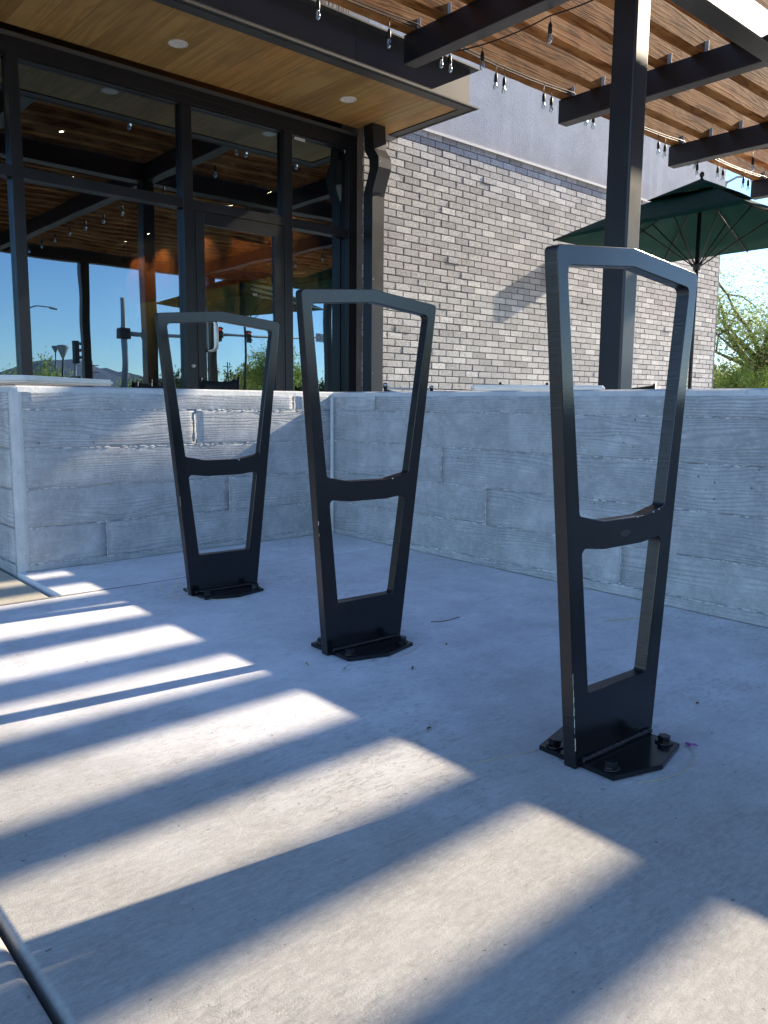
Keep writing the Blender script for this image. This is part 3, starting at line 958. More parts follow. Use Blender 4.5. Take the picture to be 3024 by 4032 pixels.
# interior
XI = 5.94
bm = bmesh.new(); box(bm, -4.5, XI, GY + .03, 13.5, -.70, -.635); obj('interior_floor', bm, M['darkfloor'], bld)
bm = bmesh.new(); box(bm, -4.5, XI + .2, GY + .05, 13.5, 3.2, 3.3); obj('interior_ceiling', bm, M['dark'], bld)
bm = bmesh.new(); box(bm, -4.5, XI, 13.3, 13.4, -.634, 3.2); obj('interior_back_wall', bm, M['dark'], bld)
bm = bmesh.new(); box(bm, -4.6, -4.5, GY + .05, 13.3, -.634, 3.2); obj('interior_side_wall', bm, M['dark'], bld)
bm = bmesh.new(); box(bm, XI + .03, XI + .12, YB + .36, 13.3, -.634, 3.2); iw = obj('interior_wall', bm, M['dark'], bld)
y = 6.72
j = 0
while y < 13.2:
    w = .20
    obj('wood_plank', bxm(XI, XI + .025, y + .001, y + w - .001, 1.612, 2.345, .001), M['inwood'], iw); y += w; j += 1
for a, b in ((6.70, 7.86), (7.95, 9.62), (9.74, 11.4), (11.5, 13.2)):
    obj('mural_panel', bxm(XI, XI + .022, a, b, .10, 1.605, .002), M['mural'], iw)
obj('wainscot', bxm(XI, XI + .02, 6.7, 13.2, -.63, .09, .001), M['inwood'], iw)
tr = obj('light_track', bxm(5.70, 5.73, 6.6, 13.0, 2.66, 2.69, .002), M['dark'], bld)
for y in (7.58, 8.66, 9.55, 10.7, 11.98, 12.83):
    bm = bmesh.new(); tube(bm, [(0, 0, .05), (0, 0, -.045)], .032, 12); h = obj('spot_head', bm, M['dark'], tr, (5.715, y, 2.60), (0, R(-28), 0))
    bm = bmesh.new(); lathe(bm, [(0, -.0468), (.027, -.0468)], 14); obj('lamp_face', bm, M['spot'], h)
    ld = bpy.data.lights.new('spot_lamp', 'SPOT'); ld.energy = 36; ld.color = (1, .74, .42); ld.spot_size = R(95); ld.spot_blend = .6; ld.shadow_soft_size = .03
    lo_ = bpy.data.objects.new('spot_lamp', ld); COL.objects.link(lo_); lo_.parent = tr
    lo_.location = (5.60, y, 2.50); lo_.rotation_euler = Vector((-.55, 0, 1.15)).to_track_quat('Z', 'Y').to_euler()
for y, x in ((8.6, 3.2), (10.2, 3.9), (9.4, 2.2), (11.2, 2.9), (8.2, 1.3)):
    bm = bmesh.new(); tube(bm, [(0, 0, .05), (0, 0, -.045)], .032, 12); h = obj('spot_head', bm, M['dark'], tr, (x, y, 2.75), (0, R(-12), 0))
    bm = bmesh.new(); lathe(bm, [(0, -.0468), (.022, -.0468)], 14); obj('lamp_face', bm, M['spot'], h)
obj('picture_frame', bxm(4.72, 4.93, 11.0, 11.03, .62, 1.06, .002), M['inwood'], bld)

# ================================================================= pergola
perg = thing('pergola', 'black steel pergola with cedar slats spanning over the cafe patio', 'pergola', (0, 0, 0))
ZB0, ZB1 = 2.689, 2.907
def steelbox(name, x0, x1, y0, y1, z0, z1, bev=.008):
    return obj(name, bxm(x0, x1, y0, y1, z0, z1, bev, 3), M['post'], perg)
YP0, YP1 = 2.915, 3.085
for xb in (4.62, 6.645, 8.69, 10.755, 2.575, .53, 12.8):
    steelbox('beam', xb, xb + .135, YP1 + .001, 5.035, ZB0, ZB1 - .002)
steelbox('girder', -.4, 15.0, YP0, YP1, ZB0 - .003, ZB1 - .003)
for xb in (2.575, 4.62, 8.69, 12.8):
    steelbox('beam', xb, xb + .135, -3.1, YP0 - .001, ZB0, ZB1 - .002)
steelbox('beam', 6.645, 6.78, 2.10, YP0 - .001, ZB0, ZB1 - .002)
steelbox('girder', 2.4, 15.0, -3.28, -3.101, ZB0 - .003, ZB1 - .003)
for xp, yp in ((4.59, YP0 + .001), (9.0, YP0 + .001), (13.2, YP0 + .001)):
    obj('post', bxm(xp, xp + .152, yp, YP1 - .001, -.64, ZB0 - .004, .012, 3), M['post'], perg)
for xp in (6.2, 8.95, 12.2):
    obj('post', bxm(xp, xp + .152, -3.27, -3.11, -.64, ZB0 - .004, .012, 3), M['post'], perg)
ys = [4.96 - .33 * i for i in range(7)]
ys += [-.34 + .33 * i for i in range(9, -10, -1) if i != 8] + [2.20]
slat_me = []
def slat_mesh(L, seed):
    bm = bmesh.new()
    n = int(L / .12)
    prof = [(-.055, 0), (.055, 0), (.055, .215), (-.055, .215)]
    rings = []
    for i in range(n + 1):
        x = L * i / n
        r = []
        for q, (py, pz) in enumerate(prof):
            r.append(bm.verts.new((x, py + .0016 * pnoise(Vector((x * 1.3, q * 5, seed))), pz + .0035 * pnoise(Vector((x * 7, q * 9, seed + 4))))))
        rings.append(r)
    for a, b in zip(rings, rings[1:]):
        for k in range(4): bm.faces.new((a[k], a[(k + 1) % 4], b[(k + 1) % 4], b[k]))
    bm.faces.new(rings[0]); bm.faces.new(list(reversed(rings[-1])))
    bmesh.ops.recalc_face_normals(bm, faces=bm.faces)
    return bm
lens = [4.09, 4.09, 4.09, 3.4]
for q in range(5):
    me = bpy.data.meshes.new('slat'); b_ = slat_mesh(4.085, q); b_.to_mesh(me); b_.free(); me.materials.append(M['slat']); slat_me.append(me)
br_me = bpy.data.meshes.new('bracket')
b_ = bmesh.new(); box(b_, -.045, .045, -.0505, -.0460, 0, .085); box(b_, -.045, -.041, -.092, -.0506, 0, .085); box(b_, -.0405, .045, -.092, -.0506, 0, .004)
b_.to_mesh(br_me); b_.free(); br_me.materials.append(M['galv'])
for i, y in enumerate(ys):
    off = (0 if i % 2 else -2.04)
    xs0 = [.597 + off, .597 + off + 4.09, .597 + off + 8.18, .597 + off + 12.27]
    if y < 2.9: xs0 = [2.575, 6.665, 10.755] if i % 2 else [2.575, 4.62, 8.71]
    for x in xs0:
        if x > 14: continue
        obj('slat', random.choice(slat_me), None, perg, (x, y + random.uniform(-.003, .003), ZB1 + .001))
    for xb in ((4.62, 6.645, 8.69, 10.755) if y > YP1 else (4.62, 8.69)):
        if y > 0: obj('bracket', br_me, None, perg, (xb + .067, y, ZB1 + .0005))

# ================================================================= string lights
def bulb_unit(parent, x, y, zc, top):
    """cable drop, socket and clear bulb; zc = bulb centre, top = cable height"""
    s = obj('socket', sock_me, None, parent, (x, y, zc), (random.uniform(-.05, .05), random.uniform(-.05, .05), random.uniform(0, 3)))
    obj('bulb', bulb_me, None, s)
    bm = bmesh.new(); tube(bm, [(0, 0, .09), (.002, 0, .12), (0, 0, top - zc)], .0022, 5); obj('drop_cable', bm, M['rubber'], s)
b_ = bmesh.new(); lathe(b_, [(0, .102), (.006, .102), (.010, .092), (.0145, .080), (.0155, .030), (.0135, .026), (0, .026)], 12)
sock_me = bpy.data.meshes.new('socket'); b_.to_mesh(sock_me); b_.free(); sock_me.materials.append(M['rubber'])
b_ = bmesh.new(); lathe(b_, [(.0115, .028), (.0120, .016), (.0175, -.002), (.0190, -.014), (.0165, -.027), (.0095, -.036), (0, -.039)], 14)
for f in b_.faces: f.material_index = 0
nb = len(b_.faces)
lathe(b_, [(.0035, .028), (.0030, .004), (.0012, -.004), (.0022, -.012), (0, -.013)], 6)
b_.faces.ensure_lookup_table()
for f in b_.faces[nb:]: f.material_index = 1
bulb_me = bpy.data.meshes.new('bulb'); b_.to_mesh(bulb_me); b_.free(); bulb_me.materials.append(M['bulbglass']); bulb_me.materials.append(M['filament'])
def string_run(label, pts, bulbs, sag=.02, group='strings of clear bulbs under the pergola'):
    t = thing('string_light', label, 'string light', pts[0], 0, group)
    o = Vector(pts[0])
    bm = bmesh.new()
    path = []
    for a, b in zip(pts, pts[1:]):
        a, b = Vector(a), Vector(b)
        n = max(2, int((b - a).length / .11))
        for i in range(n):
            s = i / n
            p = a.lerp(b, s); p.z -= sag * 4 * s * (1 - s) + .003 * pnoise(p * 3)
            path.append(p - o)
    path.append(Vector(pts[-1]) - o)
    tube(bm, path, .0058, 6); obj('cable', bm, M['rubber'], t)
    for x, y, z, tp in bulbs: bulb_unit(t, x - o.x, y - o.y, z - o.z, tp - o.z)
YL = 4.855
ps = [(x, YL + .03, 2.915) for x in (2.0, 4.6, 4.77, 6.62, 6.80, 8.67, 8.84, 10.74, 11.0, 13.2)]
string_run('string of clear bulbs along the lowest slat by the fascia, first row', ps, [(3.636 + .666 * i, YL, 2.705, 2.885) for i in range(0, 12)], .03)
ps2 = [(x, YL - .01, 2.918) for x in (2.2, 4.6, 4.78, 6.62, 6.81, 8.67, 8.85, 10.74, 11.0, 13.0)]
string_run('string of clear bulbs along the lowest slat by the fascia, second row', ps2, [(4.86 + .661 * i, YL - .004, 2.707, 2.885) for i in range(0, 9)], .035)
string_run('string of clear bulbs hanging beside the nearest beam', [(4.80, 4.95, 2.80), (4.85, 4.43, 2.71), (4.85, 3.78, 2.705), (4.85, 3.13, 2.70), (4.86, 2.5, 2.69), (4.86, -3.0, 2.68)], [(4.85, 5.03 - .63 * i, 2.56, 2.705) for i in range(1, 12)], .018)
string_run('string of clear bulbs hanging beside the third beam', [(8.86, 4.95, 2.80), (8.86, 4.14, 2.71), (8.86, 3.4, 2.70), (8.87, -2.9, 2.68)], [(8.86, 4.77, 2.6, 2.74), (8.86, 4.14, 2.53, 2.70), (8.86, 3.4, 2.53, 2.69), (8.86, 2.7, 2.52, 2.69), (8.86, 1.9, 2.52, 2.69), (8.86, 1.1, 2.52, 2.69), (8.86, .3, 2.52, 2.69)], .02)

# ================================================================= umbrellas
def umbrella(cx, cy, rz, side, zr, lab):
    t = thing('patio_umbrella', lab, 'umbrella', (cx, cy, -.63), rz, 'green canvas patio umbrellas')
    h = side / 2; z = zr + .63; ap = z + .50
    bm = bmesh.new()
    cs = [(-h, -h), (h, -h), (h, h), (-h, h)]
    N = 6
    def surf(u, v, k):     # face k: u along the rim, v from the rim to the apex
        a, b = Vector(cs[k]), Vector(cs[(k + 1) % 4])
        p = a.lerp(b, u) * (1 - v)
        zz = z + (ap - z) * v - .045 * math.sin(math.pi * u) * (1 - v) * 0 + .02 * math.sin(math.pi * v) - .03 * math.sin(math.pi * u) * math.sin(math.pi * min(1, v * 1.0)) 
        return Vector((p.x, p.y, zz))
    for k in range(4):
        g = [[bm.verts.new(surf(i / N, j / N, k)) for i in range(N + 1)] for j in range(N)]
        for j in range(N - 1):
            for i in range(N):
                f = bm.faces.new((g[j][i], g[j][i + 1], g[j + 1][i + 1], g[j + 1][i])); f.smooth = True
    bmesh.ops.remove_doubles(bm, verts=bm.verts, dist=.0005)
    bmesh.ops.recalc_face_normals(bm, faces=bm.faces)
    c = obj('canopy', bm, M['green'], t)
    md = c.modifiers.new('thickness', 'SOLIDIFY'); md.thickness = .004
    # vent cap
    bm = bmesh.new()
    hv = h * .36
    tip = bm.verts.new((0, 0, ap + .055))
    ring = []
    for k in range(4):
        a, b = Vector(cs[k]) * .36, Vector(cs[(k + 1) % 4]) * .36
        for i in range(5):
            p = a.lerp(b, i / 5); s = math.sin(math.pi * i / 5)
            ring.append(bm.verts.new((p.x, p.y, ap - (ap - z) * .34 + .030 + .016 * s)))
    for i in range(len(ring)): f = bm.faces.new((ring[i], ring[(i + 1) % len(ring)], tip)); f.smooth = True
    v = obj('vent_cap', bm, M['green'], t); md = v.modifiers.new('thickness', 'SOLIDIFY'); md.thickness = .004
    bm = bmesh.new(); tube(bm, [(0, 0, 0), (0, 0, ap + .05)], .019, 12); obj('pole', bm, M['post'], t)
    bm = bmesh.new(); tube(bm, [(0, 0, 0), (0, 0, .09), (0, 0, .10), (0, 0, .60)], [.25, .25, .027, .027], 20); obj('base', bm, M['post'], t)
    bm = bmesh.new(); lathe(bm, [(0, 0), (.012, 0), (.012, .015), (.022, .03), (.022, .05), (.012, .066), (0, .07)], 12); obj('finial', bm, M['post'], t, (0, 0, ap + .05))
    hub = z - .26
    bm = bmesh.new(); lathe(bm, [(.020, -.045), (.034, -.045), (.034, -.01), (.052, -.008), (.052, .012), (.030, .015), (.02, .03)], 14); obj('hub', bm, M['post'], t, (0, 0, hub))
    for k in range(8):
        a = math.pi / 4 * k
        if k % 2: e = Vector((cs[(k // 2 + 2) % 4][0], cs[(k // 2 + 2) % 4][1], 0))
        else: e = Vector((math.cos(a) * h, math.sin(a) * h, 0))
        e.z = z - .012
        top = Vector((0, 0, ap - .05))
        mid = top.lerp(e, .52)
        bm = bmesh.new(); tube(bm, [top, e * 1.0], .0075, 6); rb = obj('rib', bm, M['sling'], t)
        bm = bmesh.new(); tube(bm, [(e.x * .03, e.y * .03, hub), mid], .0065, 6); obj('strut', bm, M['sling'], rb)
    bm = bmesh.new(); box(bm, -.05, .05, -.001, .001, -.02, .02)
    tg = obj('white_tag', bm, M['label'], c, (-h + .20, h - .012, z + .035), (R(-20), 0, R(-4)))
    return t
umbrella(7.66, 4.07, R(-2), 1.97, 1.63, 'green patio umbrella standing right of the pergola post before the brick wall')
umbrella(7.47, .66, R(-15), 2.04, 1.63, 'second green patio umbrella outside the frame, seen mirrored in the storefront glass')

# ================================================================= tables and chairs
def table(px, py, ang, lab, zt=.11):
    t = thing('patio_table', lab, 'table', (px, py, -.63), ang, 'white square patio tables')
    H = zt + .63; s = .36
    b2 = bmesh.new()
    pl = fillet([(-s, -s), (s, -s), (s, s), (-s, s)], .03, 5)
    lo_ = [b2.verts.new((x, y, H - .030)) for x, y in pl]; hi_ = [b2.verts.new((x, y, H)) for x, y in pl]
    b2.faces.new(list(reversed(lo_))); b2.faces.new(hi_)
    for i in range(len(pl)): b2.faces.new((lo_[i], lo_[(i + 1) % len(pl)], hi_[(i + 1) % len(pl)], hi_[i]))
    bmesh.ops.recalc_face_normals(b2, faces=b2.faces)
    es = [e for e in b2.edges if abs(e.verts[0].co.z - e.verts[1].co.z) < 1e-5]
    bmesh.ops.bevel(b2, geom=es, offset=.009, segments=3, affect='EDGES')
    obj('tabletop', b2, M['white'], t)
    obj('column', bxm(-.028, .028, -.028, .028, .02, H - .03, .003), M['white'], t)
    obj('foot', bxm(-.25, .25, -.25, .25, 0, .02, .005), M['white'], t)
a1 = math.atan2(.604, .797)
table(1.15 + .36 * (.797 - .604), 3.60 + .36 * (.604 + .797), a1, 'white square patio table at the left end of the low wall, before the storefront')
a2 = math.atan2(-.74, .67)
table(3.3 + .36 * (.67 + .74), 3.02 + .36 * (-.74 + .67), a2, 'white square patio table behind the low wall beneath the brick wall')
def chair(x, y, rz, zt, lab, w=.48, studs=False):
    t = thing('patio_chair', lab, 'chair', (x, y, -.63), rz, 'black sling patio chairs')
    H = zt + .63
    bm = bmesh.new()       # sling back, curved; back plane at y = 0, facing -y
    n = 8; rows_ = []
    for j in range(7):
        zz = .40 + (H - .42) * j / 6
        rows_.append([bm.verts.new((-w / 2 + w * i / n, .05 * math.sin(math.pi * i / n) + .05 * (zz - .4), zz - .018 * math.sin(math.pi * i / n) * (j == 6))) for i in range(n + 1)])
    for a, b in zip(rows_, rows_[1:]):
        for i in range(n):
            f = bm.faces.new((a[i], a[i + 1], b[i + 1], b[i])); f.smooth = True
    c = obj('backrest', bm, M['sling'], t); md = c.modifiers.new('t', 'SOLIDIFY'); md.thickness = .010
    obj('seat', bxm(-w / 2, w / 2, -.44, .02, .42, .44, .006), M['sling'], t)
    for s in (-1, 1):
        bm = bmesh.new(); tube(bm, [(s * w / 2, .02, 0), (s * w / 2, .0, .42), (s * w / 2, .05 * (H - .4), H - .005)], .012, 8); obj('leg', bm, M['post'], t)
        bm = bmesh.new(); tube(bm, [(s * w / 2, -.43, 0), (s * w / 2, -.43, .62), (s * w / 2, .0, .64)], .012, 8); obj('leg', bm, M['post'], t)
        bm = bmesh.new(); lathe(bm, [(0, -.012), (.016, -.008), (.018, .006), (.012, .014), (0, .016)], 10); (obj if studs else (lambda *a: a[1].free()))('cap', bm, M['chrome'] if studs else M['post'], t, (s * w / 2, .05 * (H - .4), H))
    if studs:
        bm = bmesh.new()
        for i in range(22):
            q = i / 21
            xx = -w / 2 + .03 + (w - .06) * q
            box(bm, xx - .006, xx + .006, .02 + .05 * math.sin(math.pi * q), .045 + .05 * math.sin(math.pi * q), H - .022 + (i % 2) * .004, H - .010 + (i % 2) * .004)
        obj('woven_edge', bm, M['galv'], t)
def chair_between(p, q, zt, lab, flip=False, studs=False):
    p, q = Vector(p), Vector(q)
    mid = (p + q) / 2; d = q - p
    chair(mid.x, mid.y, math.atan2(d.y, d.x) + (math.pi if flip else 0), zt, lab, d.length, studs)
chair_between((3.244, 5.95), (3.296, 5.453), .205, 'black sling chair showing its back in front of the glass door')
chair_between((2.60, 5.72), (2.72, 5.52), .155, 'black chair left of the door, its top just above the sunlit wall')
chair_between((5.637, 4.799), (5.981, 4.54), .21, 'black chair right of the white table edge, beside the nearest rack leg')
chair_between((6.9, 4.39), (6.55, 3.79), .205, 'black chair between the pergola post and the umbrella pole', True)
chair_between((3.42, 3.84), (4.03, 4.04), .118, 'low chair with woven edge and bright knobs before the downspout', False, True)

# ================================================================= trees
def tree(name, x, y, H, Rr, lab, leaf, nleaf, lsize, seed, cat='tree', trunk_h=.35, group=None, shape=(1, 1, .8), limbs=9, zbase=-.74):
    rr = random.Random(seed)
    t = thing(name, lab, cat, (x, y, zbase), 0, group)
    bm = bmesh.new()
    th = H * trunk_h
    tr0 = H * .022
    tips = []
    tube(bm, [(0, 0, 0), (.02 * H, .01 * H, th * .5), (.01 * H, 0, th)], [tr0 * 1.3, tr0, tr0 * .85], 8)
    cz = th + (H - th) * .5
    for i in range(limbs):
        a = rr.uniform(0, 2 * math.pi); el = rr.uniform(.25, 1.25)
        L = (H - th) * rr.uniform(.55, .95)
        d = Vector((math.cos(a) * math.cos(el) * Rr / (H - th) * 1.2, math.sin(a) * math.cos(el) * Rr / (H - th) * 1.2, math.sin(el)))
        p = Vector((.01 * H, 0, th * rr.uniform(.75, 1.0))); pts = [p.copy()]
        for s in range(5):
            d = (d + Vector((rr.uniform(-.25, .25), rr.uniform(-.25, .25), rr.uniform(-.1, .15)))).normalized() * d.length
            p = p + d * L / 5; pts.append(p.copy())
        tube(bm, pts, [tr0 * .6 * (1 - .17 * q) for q in range(6)], 6)
        for s in range(4):
            q = pts[rr.randint(2, 5)]; e = q.copy(); dd = Vector((rr.uniform(-1, 1), rr.uniform(-1, 1), rr.uniform(-.3, .8))).normalized() * L * .3
            pp = [q, q + dd * .5 + Vector((0, 0, .02 * H)), q + dd]
            tube(bm, pp, [tr0 * .25, tr0 * .18, tr0 * .08], 5); tips.append(pp[-1]); tips.append(pp[1])
        tips += pts[3:]
    obj('trunk', bm, M['bark'], t)
    vs = []; fs = []
    blobs = [(q + Vector((rr.gauss(0, .12), rr.gauss(0, .12), rr.gauss(0, .08))) * Rr, Rr * rr.uniform(.10, .24)) for q in tips for _ in range(2)]
    for i in range(nleaf):
        c, br = rr.choice(blobs)
        v = Vector((rr.gauss(0, 1) * shape[0], rr.gauss(0, 1) * shape[1], rr.gauss(0, 1) * shape[2])) * br * .75
        p = c + v
        if p.z < .05 * H: p.z = .05 * H + rr.random() * .1 * H
        s = lsize * rr.uniform(.5, 1.3)
        u = Vector((rr.gauss(0, 1), rr.gauss(0, 1), rr.gauss(0, 1))).normalized(); w = u.orthogonal().normalized()
        k = len(vs)
        vs += [p - u * s, p + w * s * .35, p + u * s, p - w * s * .35]; fs.append((k, k + 1, k + 2, k + 3))
    me = bpy.data.meshes.new('crown'); me.from_pydata(vs, [], fs)
    obj('crown', me, leaf, t)
    return t
tree('mesquite_tree', 30.0, 13.3, 7.2, 3.6, 'airy light green tree beyond the corner of the brick building', M['leaf_a'], 24000, .062, 4, limbs=16)
tree('mesquite_tree', 29.5, 13.6, 3.3, 1.6, 'low yellow-green tree beside the corner of the brick building', M['leaf_b'], 9000, .075, 5, trunk_h=.15)
tree('mesquite_tree', 33.0, 14.2, 3.4, 2.0, 'low yellow-green tree at the right edge beyond the wall', M['leaf_b'], 9000, .08, 6, trunk_h=.15)
tree('broad_tree', 52, 25.3, 4.7, 2.6, 'dark rounded tree far behind the yellow-green trees', M['leaf_c'], 9000, .12, 8, trunk_h=.2)
tree('broad_tree', 44, 19.0, 3.2, 2.6, 'dense bright green shrub row far behind the wall at the right', M['leaf_b'], 9000, .12, 18, trunk_h=.1)
sl = thing('street_lamp', 'pale cobra-head street lamp seen under the pergola at the upper right', 'street lamp', (24.0, 11.2, -.7))
bm = bmesh.new(); tube(bm, [(.6, 1.2, 0), (.6, 1.2, 7.2), (.5, 1.0, 7.45)], [.10, .07, .05], 10); obj('pole', bm, M['sigpole'], sl)
bm = bmesh.new(); tube(bm, [(.5, 1.0, 7.42), (.3, .6, 7.46), (0.1, .1, 7.34), (0, -.05, 7.27)], .035, 8); obj('arm', bm, M['sigpole'], sl)
bm = bmesh.new(); lathe(bm, [(0, -.08), (.12, -.07), (.16, -.02), (.10, .05), (0, .07)], 12)
for v in bm.verts: v.co.y *= 2.4
obj('lamp_head', bm, M['flash'], sl, (-.05, -.30, 7.2))

# ================================================================= street beyond, seen mirrored in the glass
def mirr(dx, dz, Yp):
    """a reflected direction (x, z per unit y) at virtual depth Yp -> real position"""
    return Vector((dx * Yp, 12.81 - Yp, dz * Yp))
YV = 57.0
sp = thing('traffic_signal', 'traffic signal mast with long arm over the street, mirrored in the glass', 'traffic light', (mirr(.440, 0, YV).x, mirr(0, 0, YV).y, -.7))
ox, oy = sp.location.x, sp.location.y
Ht = .128 * YV + .7
bm = bmesh.new(); tube(bm, [(0, 0, 0), (0, 0, Ht)], [.20, .17], 12); obj('mast', bm, M['sigpole'], sp)
za = .0865 * YV + .7
bm = bmesh.new(); tube(bm, [(0, 0, za), (8, 0, za + .25), (19.5, 0, za + .85)], [.16, .12, .07], 10); obj('arm', bm, M['sigpole'], sp)
obj('clamp', bxm(-.35, .35, -.3, .3, za - .35, za + .35, .03), M['sigblack'], sp)
def signal_head(parent, x, y, z, rz):
    b = obj('signal_head', bxm(-.20, .20, -.14, .14, -.56, .56, .02), M['sigblack'], parent, (x, y, z), (0, 0, rz))
    for i, mt in enumerate(('red', 'lens', 'lens')):
        bm = bmesh.new(); lathe(bm, [(0, 0), (.13, 0)], 16); obj('lamp', bm, M[mt], b, (0, .145, .35 - .35 * i), (R(90), 0, 0))
        bm = bmesh.new()
        ring = [[], []]
        for k in range(9):
            a = math.pi * k / 8
            for q, yy in enumerate((.14, .38)): ring[q].append(bm.verts.new((.16 * math.cos(a), yy, .35 - .35 * i + .16 * math.sin(a))))
        for k in range(8): bm.faces.new((ring[0][k], ring[0][k + 1], ring[1][k + 1], ring[1][k]))
        v = obj('visor', bm, M['sigblack'], b)
for dx in (.572, .62):
    x = dx * YV - ox
    signal_head(sp, x, .22, .092 * YV + .7, 0)
for dx, mt in ((.748, 'signred'), (.759, 'signwhite')):
    x = dx * YV - ox
    b = obj('arm_sign', bxm(-.30, .30, .05, .08, -.35, .35, .004), M['signwhite'], sp, (x, .1, .099 * YV + .7))
    bm = bmesh.new()
    for k in range(24):
        a0 = 2 * math.pi * k / 24; a1_ = 2 * math.pi * (k + 1) / 24
        if mt == 'signwhite' and k < 8: continue
        bm.faces.new([bm.verts.new((r * math.cos(a), .084, r * math.sin(a))) for r, a in ((.17, a0), (.23, a0), (.23, a1_), (.17, a1_))])
    obj('sign_symbol', bm, M['signred'] if mt == 'signred' else M['sigblack'], b)
b = obj('street_sign', bxm(-1.0, 1.0, .05, .09, -.25, .25, .01), M['signgreen'], sp, (.462 * YV - ox + .9, .15, .0835 * YV + .85))
cu = bpy.data.curves.new('sign_text', 'FONT'); cu.body = 'N C'; cu.size = .42; cu.extrude = .004; cu.align_x = 'CENTER'; cu.align_y = 'CENTER'
ct = bpy.data.objects.new('sign_text', cu); COL.objects.link(ct); ct.parent = b; ct.location = (.55, .097, 0); ct.rotation_euler = (R(90), 0, R(180)); cu.materials.append(M['signwhite'])
me = bpy.data.meshes.new_from_object(ct); ct2 = obj('sign_text', me, M['signwhite'], b, ct.location, ct.rotation_euler); bpy.data.objects.remove(ct)
pp = thing('signal_post', 'side-mounted traffic signal on a short post across the street, mirrored in the glass', 'traffic light', (.377 * 44, 12.81 - 44, -.7))
bm = bmesh.new(); tube(bm, [(0, 0, 0), (0, 0, 3.0)], .07, 10); obj('post', bm, M['sigpole'], pp)
signal_head(pp, .05, 0, 3.35, R(-95))
obj('controller', bxm(-.25, .25, -.2, .2, 1.4, 2.1, .02), M['sigblack'], pp)
for i, (dx, Yp) in enumerate(((.361, 40), (.352, 75))):
    gl = thing('globe_lamp', ('near' if i == 0 else 'far') + ' cone-shaped park lamp on a slim post, mirrored in the glass', 'street lamp', (dx * Yp, 12.81 - Yp, -.7), 0, 'cone-shaped park lamps')
    hh = .064 * Yp + .7
    bm = bmesh.new(); tube(bm, [(0, 0, 0), (0, 0, hh - .4)], .05, 8); obj('post', bm, M['sigblack'], gl)
    bm = bmesh.new(); lathe(bm, [(.05, -.45), (.30, .02), (.26, .10), (0, .14)], 14); obj('lamp_head', bm, M['sigpole'], gl, (0, 0, hh))
lp = thing('street_lamp', 'street lamp with long curved arm across the street, mirrored in the glass', 'street lamp', (.325 * 60, 12.81 - 60, -.7))
bm = bmesh.new(); tube(bm, [(0, 0, 0), (0, 0, 7.0)], [.1, .07], 8); obj('pole', bm, M['sigpole'], lp)
bm = bmesh.new(); tube(bm, [(0, 0, 7.0), (.6, 0, 7.25), (1.6, 0, 7.3), (1.95, 0, 7.25)], .04, 8); obj('arm', bm, M['sigpole'], lp)
obj('lamp_head', bxm(1.5, 2.0, -.1, .1, 7.18, 7.28, .03), M['sigpole'], lp)
names_ = ['leftmost', 'second', 'third', 'fourth', 'rightmost']
for i, (dx, Yp, hh) in enumerate(((.3985, 150, 8.4), (.385, 190, 6), (.5895, 170, 10.5), (.53, 230, 7), (.60, 260, 9))):
    up_ = thing('utility_pole', names_[i] + ' of the distant utility poles mirrored in the glass', 'utility pole', (dx * Yp, 12.81 - Yp, -.7), 0, 'distant utility poles')
    bm = bmesh.new(); tube(bm, [(0, 0, 0), (0, 0, hh)], [.2, .14], 6); obj('pole', bm, M['bark'], up_)
    for z in (.75, .9): obj('crossarm', bxm(-1.2, 1.2, -.08, .08, hh * z, hh * z + .15), M['bark'], up_)
# palm
pt = thing('palm_tree', 'single fan palm far across the street, mirrored in the door glass', 'palm tree', (.567 * 150, 12.81 - 150, -.74))
bm = bmesh.new(); tube(bm, [(0, 0, 0), (.1, 0, 4), (0, 0, 7.6)], [.32, .24, .22], 8); obj('trunk', bm, M['bark'], pt)
vs = []; fs = []
rr = random.Random(2)
for i in range(46):
    a = rr.uniform(0, 6.28); e = rr.uniform(-.9, 1.3); L = rr.uniform(1.3, 1.9)
    d = Vector((math.cos(a) * math.cos(e), math.sin(a) * math.cos(e), math.sin(e)))
    s = d.cross(Vector((0, 0, 1))).normalized()
    c = Vector((0, 0, 7.8))
    for q in range(-3, 4):
        tip = c + d * L + s * q * .22 + Vector((0, 0, -.25 - abs(q) * .05))
        k = len(vs); vs += [c + d * .3, c + d * L * .6 + s * (q * .16 + .05), tip, c + d * L * .6 + s * (q * .16 - .05)]; fs.append((k, k + 1, k + 2, k + 3))
me = bpy.data.meshes.new('fronds'); me.from_pydata(vs, [], fs); obj('fronds', me, M['leaf_c'], pt)
tree('palo_verde_tree', .338 * 48, 12.81 - 48, 3.1, 1.6, 'rounded green tree mirrored at the left of the storefront glass', M['leaf_a'], 7000, .09, 11, trunk_h=.3)
tree('palo_verde_tree', .668 * 38, 12.81 - 38, 4.8, 2.0, 'tall feathery green tree mirrored right of the door glass', M['leaf_b'], 9000, .08, 12, trunk_h=.25)
